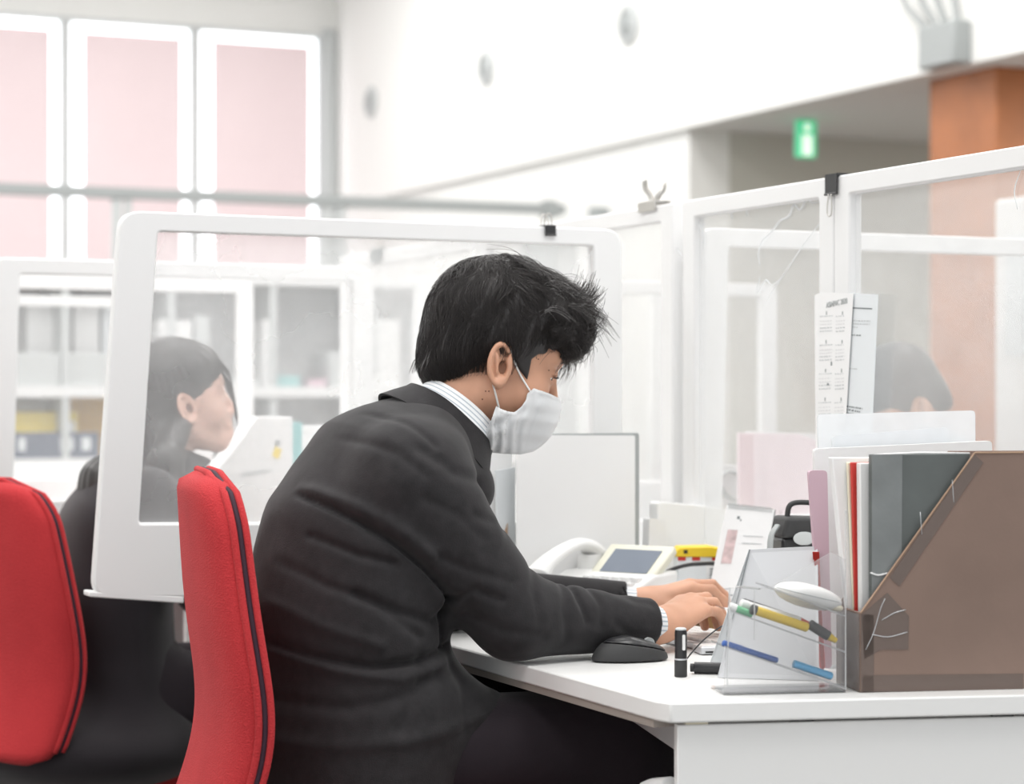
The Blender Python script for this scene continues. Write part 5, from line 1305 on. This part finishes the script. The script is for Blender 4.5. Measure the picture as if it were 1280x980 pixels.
for row, y0 in enumerate((392, 428, 464, 500)):
    for col_, x0 in enumerate((1025, 1045)):
        xs = x0 - row * .6
        pr(t2, .0052, M['inkmid'], ('month_number', xs + 7.6, y0 - 3, xs + 8.8, y0 + 1.5, 0))
        words(t2, .0052, M['inklight'], xs, xs + (16 if col_ == 0 else 10), y0 + 3, 1.1, 40 + k, -.8, 'weekday_row')
        for j in range(4): words(t2, .0052, M['inklight'] if j > 1 else mat('faint_ink_%d_%d_%d' % (row, col_, j), (.66, .66, .67), .8), xs, xs + (15 if col_ == 0 else 11), y0 + 9 + j * 4.2, 1.4 if j > 1 else 1.0, 60 + k * 5 + j, -1, 'date_row'); 
        k += 1
pr(t2, .0052, M['ink'], ('mark', 1038.5, 452, 1040, 457, 0), ('mark', 1034, 479, 1036, 481.5, 0), ('mark', 1026.5, 538, 1027.5, 545, 0), ('mark', 1025, 551, 1026, 553, 0))
# ------------------------------------------------------------------ the woman at the next desk
WF = HeadFrame((1.206, 4.293, 1.087), -3, -10)
WY = 4.29
w_sh, w_el, w_wr = np.array((1.10, 4.125, .915)), np.array((1.19, 4.08, .745)), np.array((1.44, 4.13, .757))
v_sh, v_el, v_wr = np.array((1.12, 4.46, .915)), np.array((1.22, 4.53, .745)), np.array((1.46, 4.45, .757))
WT = [(1.055, WY, .52), (1.045, WY, .70), (1.09, WY, .84), (1.135, WY, .92), (1.165, WY, .965)]
WH1 = make_hand((1.445, 4.135, .755), 15, 1, .002); WH2 = make_hand((1.465, 4.448, .755), -15, -1, .002)
def woman_body(P):
    Q = WF.loc(P); d = head_sdf(Q / .93, True, True) * .93
    d = smin(d, cone(P, WF.wor((-.025, 0, -.03)), (1.15, WY, .95), .048, .052), .02)
    d = smin(d, chain(P, WT, [.10, .085, .085, .07, .05], .05, .62, WY), .03)
    for s_, e_, w_ in ((w_sh, w_el, w_wr), (v_sh, v_el, v_wr)): d = smin(d, cone(P, s_, e_, .036, .031), .03); d = smin(d, cone(P, e_, w_, .030, .022), .015)
    d = smin(d, hand_sdf(P, **WH1, rw=.023), .012); d = smin(d, hand_sdf(P, **WH2, rw=.023), .012)
    for sgn in (-1, 1):
        k = np.array((1.48, WY + sgn * .10, .53)); a = np.array((1.46, WY + sgn * .10, .09))
        d = smin(d, cone(P, (1.08, WY + sgn * .09, .52), k, .065, .048), .03); d = smin(d, cone(P, k, a, .045, .032), .02); d = smin(d, cone(P, a + (-.02, 0, -.045), a + (.13, 0, -.065), .028, .02), .02)
    return d
me = sdf_mesh('person', woman_body, (.88, 3.96, -.01), (1.66, 4.64, 1.30), .0042); relax(me, 1, .4)
wom = link('person', me, M['skinpale'], None, top=(1.06, WY, 0)); tag(wom, 'person with long black hair in black clothes seen through the clear divider', 'person')
for s_ in (-1, 1):
    c = WF.wor((.0735, s_ * .0293, .0126)); e_ = MB().ellipsoid(c, (.0122,) * 3, 8).build('eye', M['eyewhite'], wom, smooth=180)
    MB().ellipsoid(Vector(c) + Vector(WF.R @ np.array([1, s_ * .1, -.3])).normalized() * .0078, (.0058,) * 3, 8).build('iris', M['iris'], e_, smooth=180)
wp = [WF.px(a, b, -.070) for a, b in ((287, 462), (277, 471), (263, 486), (254, 501), (249, 518), (244, 529), (240, 515), (237, 502), (229, 496), (221, 502), (219, 520), (224, 534), (229, 548), (234, 572))] + [(.02, -.25), (.2, -.25), (.2, .05)]
def whair(P):
    Q = WF.loc(P); d = ell(Q, (-.018, 0, .058), (.102, .084, .090))
    d = smin(d, ell(Q, (-.068, 0, -.035), (.052, .076, .085)), .03)
    d = smin(d, ell(Q, (.036, 0, .072), (.058, .072, .048)), .03)
    R_ = P.copy(); R_[:, 1] = (R_[:, 1] - WY) * .55 + WY
    b0_, b1_, b2_ = WF.wor((-.060, 0, -.06)), (1.052, WY, .945), (.985, WY, .80)
    dr1 = smin(cone(R_, b0_, b1_, .046, .040), cone(R_, b1_, b2_, .040, .022), .03)
    d = smin(d, dr1, .03)
    lk = smin(cone(P, WF.wor((-.018, -.066, -.025)), (1.145, 4.175, .985), .022, .032), cone(P, (1.145, 4.175, .985), (1.165, 4.125, .875), .032, .016), .02)
    ph = np.arctan2(Q[:, 1], Q[:, 0] + .05); d2 = smax(d, -poly2(Q[:, 0], Q[:, 2], wp), .004)
    d2 = np.minimum(d2, smin(lk, d2, .015)); return d2 + np.sin(ph * 40 + Q[:, 2] * 25) * .0012
mw = sdf_mesh('hair', whair, (.90, 4.05, .74), (1.36, 4.54, 1.30), .0034); relax(mw, 1, .3); link('hair', mw, M['hair'], wom)
Ls = []
rs = np.random.RandomState(5)
for i in range(60):
    z = .02 + .07 * rs.rand(); Ls.append([WF.wor(p) for p in ((.088 - (z - .02) * .1, -.052 + .01 * rs.rand(), z), (.098, -.055, z - .03), (.100, -.057, z - .055), (.094, -.058, z - .075))])
link('hair_strands', strands_mesh('strands', Ls, .0008, .0004), M['hairstrand'], wom)
def wtop(P):
    d = chain(P, [(1.055, WY, .50), (1.048, WY, .70), (1.095, WY, .84), (1.140, WY, .912), (1.165, WY, .955)], [.150, .118, .118, .100, .064], .05, .66, WY)
    d = smin(d, cone(P, (1.14, WY, .94), WF.wor((.005, 0, -.075)), .058, .054), .02)
    for s_, e_, w_ in ((w_sh, w_el, w_wr), (v_sh, v_el, v_wr)): d = smin(d, smin(cone(P, s_, e_, .058, .050), cone(P, e_, w_ - (.01, 0, 0), .050, .036), .02), .035)
    d = smin(d, ell(P, (1.00, WY - .01, .44), (.25, .30, .10)), .05)
    d = d + fold(P, 26, 8) * .0028
    top_ = np.array(WF.wor((-.0, 0, -.088))); n_ = np.array((.35, 0, .94)); d = smax(d, (P - top_) @ n_, .004)
    for w_ in (w_wr, v_wr): d = np.where(nrm(P - w_) < .1, smax(d, P[:, 0] - w_[0] + .006, .003), d)
    return d
mt_ = sdf_mesh('black_top', wtop, (.68, 3.90, .30), (1.50, 4.64, 1.06), .005); relax(mt_, 2, .4); link('black_top', mt_, M['blackcloth'], wom)
def wsk(P):
    d = chain(P, [(1.06, WY, .50), (1.06, WY, .60)], [.15, .125], .05, .66, WY)
    for sgn in (-1, 1):
        k = np.array((1.48, WY + sgn * .10, .53)); d = smin(d, cone(P, (1.08, WY + sgn * .09, .51), k, .098, .078), .05); d = smin(d, cone(P, k, (1.47, WY + sgn * .11, .14), .078, .07), .03)
    return smax(d + fold(P, 20, 3) * .004, -(P[:, 2] - .12), .004)
mt_ = sdf_mesh('black_trousers', wsk, (.86, 3.98, .08), (1.62, 4.60, .74), .007); relax(mt_, 2, .4); link('black_trousers', mt_, M['trouser'], wom)
for sgn in (-1, 1):
    b = np.array((1.46, WY + sgn * .10, .09))
    ms = sdf_mesh('shoe', lambda P: smax(smin(cone(P, b + (-.035, 0, -.048), b + (.13, 0, -.060), .036, .028), cone(P, b + (-.02, 0, -.03), b + (0, 0, -.0), .036, .034), .02), -(P[:, 2] - .004), .003), b - (.1, .07, .10), b + (.2, .07, .05), .005)
    link('shoe', ms, M['black'], wom)

# ------------------------------------------------------------------ the person across the partition
OF = HeadFrame((2.865, 4.19, 1.072), 176, 36); OY = 4.19
OT = [(3.02, OY, .56), (3.03, OY, .74), (3.0, OY, .86), (2.955, OY, .93), (2.915, OY, .97)]
o_sh = [np.array((2.97, OY - .18, .92)), np.array((2.97, OY + .18, .92))]; o_el = [np.array((2.84, OY - .23, .755)), np.array((2.84, OY + .23, .755))]; o_wr = [np.array((2.63, OY - .14, .757)), np.array((2.63, OY + .14, .757))]
OH = [make_hand(tuple(o_wr[0] + (-.01, 0, 0)), 172, -1, .002), make_hand(tuple(o_wr[1] + (-.01, 0, 0)), 188, 1, .002)]
def opp_body(P):
    Q = OF.loc(P); d = head_sdf(Q); d = smin(d, cone(P, OF.wor((-.03, 0, -.03)), (2.915, OY, .95), .054, .058), .02)
    d = smin(d, chain(P, OT, [.10, .085, .085, .07, .05], .05, .62, OY), .03)
    for i in (0, 1): d = smin(d, cone(P, o_sh[i], o_el[i], .042, .036), .03); d = smin(d, cone(P, o_el[i], o_wr[i], .034, .025), .015); d = smin(d, hand_sdf(P, **OH[i]), .012)
    for sgn in (-1, 1):
        k = np.array((2.62, OY + sgn * .11, .54)); a = np.array((2.66, OY + sgn * .11, .10))
        d = smin(d, cone(P, (3.0, OY + sgn * .09, .54), k, .075, .055), .03); d = smin(d, cone(P, k, a, .052, .036), .02); d = smin(d, cone(P, a + (.03, 0, -.05), a + (-.14, 0, -.072), .03, .022), .02)
    return d
me = sdf_mesh('person', opp_body, (2.44, 3.86, -.01), (3.16, 4.52, 1.28), .006); relax(me, 1, .4)
opp = link('person', me, M['skin'], None, top=(3.0, OY, 0)); tag(opp, 'dark-haired person blurred behind the cloudy partition, right of the hung papers', 'person')
def ohair(P):
    Q = OF.loc(P); d = ell(Q, (-.018, 0, .062), (.106, .090, .100)); d = smin(d, ell(Q, (-.075, 0, -.01), (.042, .066, .06)), .03); d = smin(d, ell(Q, (.06, 0, .09), (.05, .072, .045)), .02)
    return smax(d, -poly2(Q[:, 0], Q[:, 2], skin_poly), .004)
mo = sdf_mesh('hair', ohair, (2.72, 4.06, .95), (3.02, 4.32, 1.28), .006); link('hair', mo, M['hair'], opp)
def otop(P):
    d = chain(P, [(3.02, OY, .52), (3.03, OY, .72), (3.0, OY, .85), (2.955, OY, .925), (2.915, OY, .965)], [.15, .125, .12, .10, .062], .05, .64, OY)
    for i in (0, 1): d = smin(d, smin(cone(P, o_sh[i], o_el[i], .060, .052), cone(P, o_el[i], o_wr[i], .05, .038), .02), .035)
    return d + fold(P, 22, 1) * .002
mo = sdf_mesh('dark_jacket', otop, (2.55, 3.84, .42), (3.24, 4.54, 1.06), .008); relax(mo, 1); link('dark_jacket', mo, M['suit'], opp)
def otr(P):
    d = chain(P, [(3.02, OY, .52), (3.02, OY, .62)], [.14, .12], .05, .66, OY)
    for sgn in (-1, 1):
        k = np.array((2.62, OY + sgn * .11, .54)); d = smin(d, cone(P, (3.0, OY + sgn * .09, .53), k, .095, .074), .04); d = smin(d, cone(P, k, (2.66, OY + sgn * .11, .02), .072, .055), .02)
    return smax(d, -(P[:, 2] - .07), .004)
mo = sdf_mesh('trousers', otr, (2.48, 3.9, .05), (3.22, 4.48, .76), .009); relax(mo, 1); link('trousers', mo, M['trouser'], opp)
chair('red office chair behind the blurred person across the partition', (3.24, OY), math.pi, .96)

# ------------------------------------------------------------------ things on the farther desks
def blockY(name, label, cat, pts, Y, dep, m, part='body', z0=DZ + .001, group=None, bevel=.002, rnd=.003, parts=()):
    P = [onY(a, b, Y) for a, b in pts]; lo = min(p.z for p in P)
    for p in P:
        if p.z < lo + .02: p.z = z0
    c = sum(P, Vector()) / len(P); t = thing(name, label, cat, (c.x, Y, z0), 0, group)
    MB().prism(roundpoly(P, rnd, 3), (0, dep, 0)).build(part, m, t, bevel=bevel)
    for nm, q, mm in parts: MB().prism([onY(a, b, Y) for a, b in q], (0, -.0012, 0)).build(nm, mm, t)
    return t
blockY('magazine_box', 'white magazine box with small yellow emblem on the woman\'s desk', 'box', [(268, 640), (366, 640), (366, 521), (322, 521), (300, 552), (270, 590)], 4.60, .09, M['frame'], 'box_shell',
       parts=[('emblem', [(340, 570), (348, 574), (352, 562), (344, 558)], M['yellowbright']), ('emblem', [(344, 558), (350, 556), (349, 550), (344, 551)], M['grey']), ('print_line', [(302, 596), (322, 594), (322, 588), (302, 591)], M['ltgrey']), ('print_line', [(322, 592), (338, 590), (338, 586), (322, 588)], M['ltgrey'])])
blockY('folder', 'dark grey folder wedge left of the white magazine box', 'folder', [(262, 640), (296, 640), (300, 553), (272, 556)], 4.74, .03, M['midfile'])
blockY('file_box', 'teal edged file box right of the white magazine box', 'box', [(368, 640), (378, 640), (378, 528), (368, 528)], 4.78, .10, M['teal'])
blockY('printer', 'white office machine on the desk beyond the woman', 'printer', [(290, 640), (450, 640), (450, 560), (420, 545), (300, 545), (290, 560)], 5.4, .35, M['frame'], 'housing', rnd=.02)
blockY('paper_stack', 'tall white paper stack beyond the divider, left of the man\'s shoulder', 'papers', [(380, 640), (470, 640), (470, 530), (380, 534)], 5.25, .1, M['paper'])
# pale pink folder, white bag with strap across the partition
blockY('folder', 'pale pink file standing across the partition, above the calendar', 'folder', [(924, 740), (1034, 740), (1034, 556), (1000, 543), (924, 541)], 3.93, .010, M['pinkpale'], bevel=.001,
       parts=[('spine', [(924, 730), (944, 730), (941, 543), (924, 543)], M['pinkfile'])])
blockY('paper_stack', 'white papers filed just behind the pale pink file', 'papers', [(935, 740), (1030, 740), (1036, 543), (935, 539)], 3.97, .012, M['paper'], bevel=.001)
t = blockY('shopping_bag', 'white bag with a grey loop handle behind the partition, left of the pink file', 'bag', [(893, 740), (930, 740), (930, 582), (900, 580), (893, 600)], 4.02, .06, M['frame'], 'bag_body')
MB().tube(bez([onY(926, 594, 4.015), onY(910, 589, 4.01), onY(899, 598, 4.0), onY(901, 612, 4.0), onY(913, 624, 4.005), onY(928, 628, 4.015)], 6), .010, 8, flat=.4).build('loop_handle', M['grey'], t, smooth=180)
blockY('document_box', 'wide low white box blurred across the partition above the white tray', 'box', [(812, 740), (925, 740), (925, 660), (812, 652)], 4.25, .2, M['frame'])
blockY('monitor_stand', 'tall pale grey panel across the partition beside the far divider post', 'panel', [(815, 740), (860, 740), (860, 360), (815, 352)], 5.9, .03, M['frame'], z0=.0, rnd=.01)
# notice board far right behind the partition
q0b = onX(1243, 262, 4.3); q1b = onX(1330, 262, 4.3)
t = thing('white_board', 'tall white standing board at the far right behind the partition', 'board', (4.3, q0b.y - .3, 0))
zb0, zb1 = .5, onX(1243, 250, 4.3).z
MB().box((4.3, q1b.y, zb0), (4.33, q0b.y, zb1)).build('board_panel', M['frame'], t, bevel=.01)
for yy in (q1b.y + .03, q0b.y - .06): MB().box((4.30, yy, 0), (4.33, yy + .03, zb0 + .02)).build('leg', M['ltgrey'], t)
MB().box((4.296, q0b.y - .40, zb1 - .50), (4.2995, q0b.y - .06, zb1 - .12)).build('pinned_sheet', M['paper2'], t)

# ------------------------------------------------------------------ bookcase along the far side
BY = 8.6
bx0, bx1 = onY(-60, 400, BY).x, onY(700, 400, BY).x
t = thing('bookcase', 'long white open bookcase across the hall behind the woman', 'bookcase', ((bx0 + bx1) / 2, BY, 0))
zs = [.08, onY(80, 577, BY).z - .01, onY(80, 490, BY).z, onY(80, 344, BY).z]
for z in zs: MB().box((bx0, BY, z - .022), (bx1, BY + .40, z + .022)).build('shelf', M['frame'], t, bevel=.002)
n_ = 6
for i in range(n_ + 1):
    x = bx0 + (bx1 - bx0 - .03) * i / n_; MB().box((x, BY + .005, 0), (x + .03, BY + .40, zs[-1] + .02)).build('upright', M['ltgrey'], t)
MB().box((bx0, BY + .40, 0), (bx1, BY + .41, zs[-1] + .02)).build('back_board', M['frame'], t)
def shelf_item(name, label, cat, a, b, y0, y1, m, base, group, Y=BY + .02, dep=.25, parts=()):
    p, q = onY(a, y0, Y), onY(b, y1, Y); zb = zs[base] + .0225; zt_ = p.z
    t = thing(name, label, cat, ((p.x + q.x) / 2, Y, zb), 0, group)
    MB().box((p.x, Y, zb), (q.x, Y + dep, max(zt_, zb + .03))).build('body', m, t, bevel=.004)
    for (u0, u1, v0, v1, mm) in parts:
        w_, h_ = q.x - p.x, zt_ - zb; MB().box((p.x + w_ * u0, Y - .002, zb + h_ * v0), (p.x + w_ * u1, Y - .0003, zb + h_ * v1)).build('label', mm, t)
    return t
shelf_item('storage_bin', 'grey storage bin on the upper shelf at the far left, white binders behind', 'bin', 16, 76, 441, 484, M['ltgrey'], 2, 'grey bins on the upper shelf', dep=.14)
shelf_item('storage_bin', 'grey storage bin on the upper shelf beside the divider post', 'bin', 78, 140, 441, 484, M['ltgrey'], 2, 'grey bins on the upper shelf', dep=.14)
shelf_item('ring_binder', 'wide white ring binder left on the upper bookcase shelf', 'binder', 34, 84, 372, 442, M['paper'], 2, 'white binders on the upper shelf', Y=BY + .18, dep=.2)
shelf_item('ring_binder', 'pale grey ring binder right of the wide white one', 'binder', 92, 124, 374, 442, M['frame'], 2, 'white binders on the upper shelf', Y=BY + .18, dep=.2)
shelf_item('ring_binder', 'narrow white ring binder seen just left of the divider post', 'binder', 128, 142, 372, 442, M['paper2'], 2, 'white binders on the upper shelf', Y=BY + .18, dep=.2)
shelf_item('document_tray', 'white paper pile on the yellow folder in the bookcase', 'papers', 20, 80, 500, 517, M['paper'], 1, 'papers in the bookcase', Y=BY + .26, dep=.12)
shelf_item('folder_stack', 'bright yellow folder stack on the middle bookcase shelf', 'folders', 18, 97, 515, 541, M['yellowbright'], 1, None, Y=BY + .12, dep=.13, parts=[(.78, .96, .55, .80, M['paper'])])
shelf_item('cardboard_carton', 'amber cardboard carton right of the yellow folders', 'carton', 84, 136, 496, 545, M['orange'], 1, None, Y=BY + .26, dep=.12)
shelf_item('storage_box', 'navy storage box with white labels under the yellow folders', 'box', 14, 124, 541, 560, M['navy'], 1, None, dep=.09, parts=[(.08, .16, .3, .8, M['paper2']), (.55, .70, .3, .8, M['paper2']), (.80, .90, .3, .8, M['paper2'])])
for k, (a, b, m) in enumerate(((16, 36, 'ltgrey'), (38, 60, 'paper2'), (64, 92, 'paper'), (95, 122, 'paper2'), (125, 145, 'ltgrey'))):
    shelf_item('ring_binder', ('grey binder at the left end of the lowest shelf', 'pale binder second on the lowest shelf', 'white binder in the middle of the lowest shelf', 'pale binder right of the middle on the lowest shelf', 'grey binder beside her hair on the lowest shelf')[k], 'binder', a, b, 586, 640, M[m], 0, 'binders on the lowest shelf')
far_items = [(200, 240, 400, 'paper', 'white'), (244, 262, 395, 'ltgrey', 'grey'), (290, 326, 474, 'ltgrey', 'low grey'), (330, 344, 400, 'paper', 'narrow white'), (346, 376, 470, 'teal', 'grey-green'), (386, 408, 474, 'mauve', 'dusky pink'), (412, 446, 440, 'ltgrey', 'tall grey'), (470, 500, 400, 'paper', 'tall white'), (560, 600, 420, 'ltgrey', 'wide grey')]
for k, (a, b, y0, m, w_) in enumerate(far_items):
    shelf_item('ring_binder', '%s binder on the upper shelf, %s' % (w_, ('above the woman\'s head', 'right of her crown', 'just right of her face', 'beside the low grey one', 'left of the dusky pink one', 'over the man\'s back', 'right of the dusky pink one', 'behind the second divider', 'hidden mostly by his head')[k]), 'binder', a, b, y0, 484, M[m], 2, 'files further along the upper shelf')
# grey block stands in for the dim far region between fringe and partition
p, q = onY(694, 300, 9.6), onY(722, 300, 9.6)
t = thing('dim_block', 'tall grey cabinet far behind, right of the man\'s face', 'block', (p.x, 9.6, 0))
MB().box((p.x, 9.6, .02), (q.x, 10.0, onY(700, 300, 9.6).z)).build('block_body', M['grey'], t, bevel=.005)
MB().box((p.x + .01, 9.59, .05), (q.x - .01, 9.6, onY(700, 300, 9.6).z - .03)).build('block_front', M['ltgrey'], t)
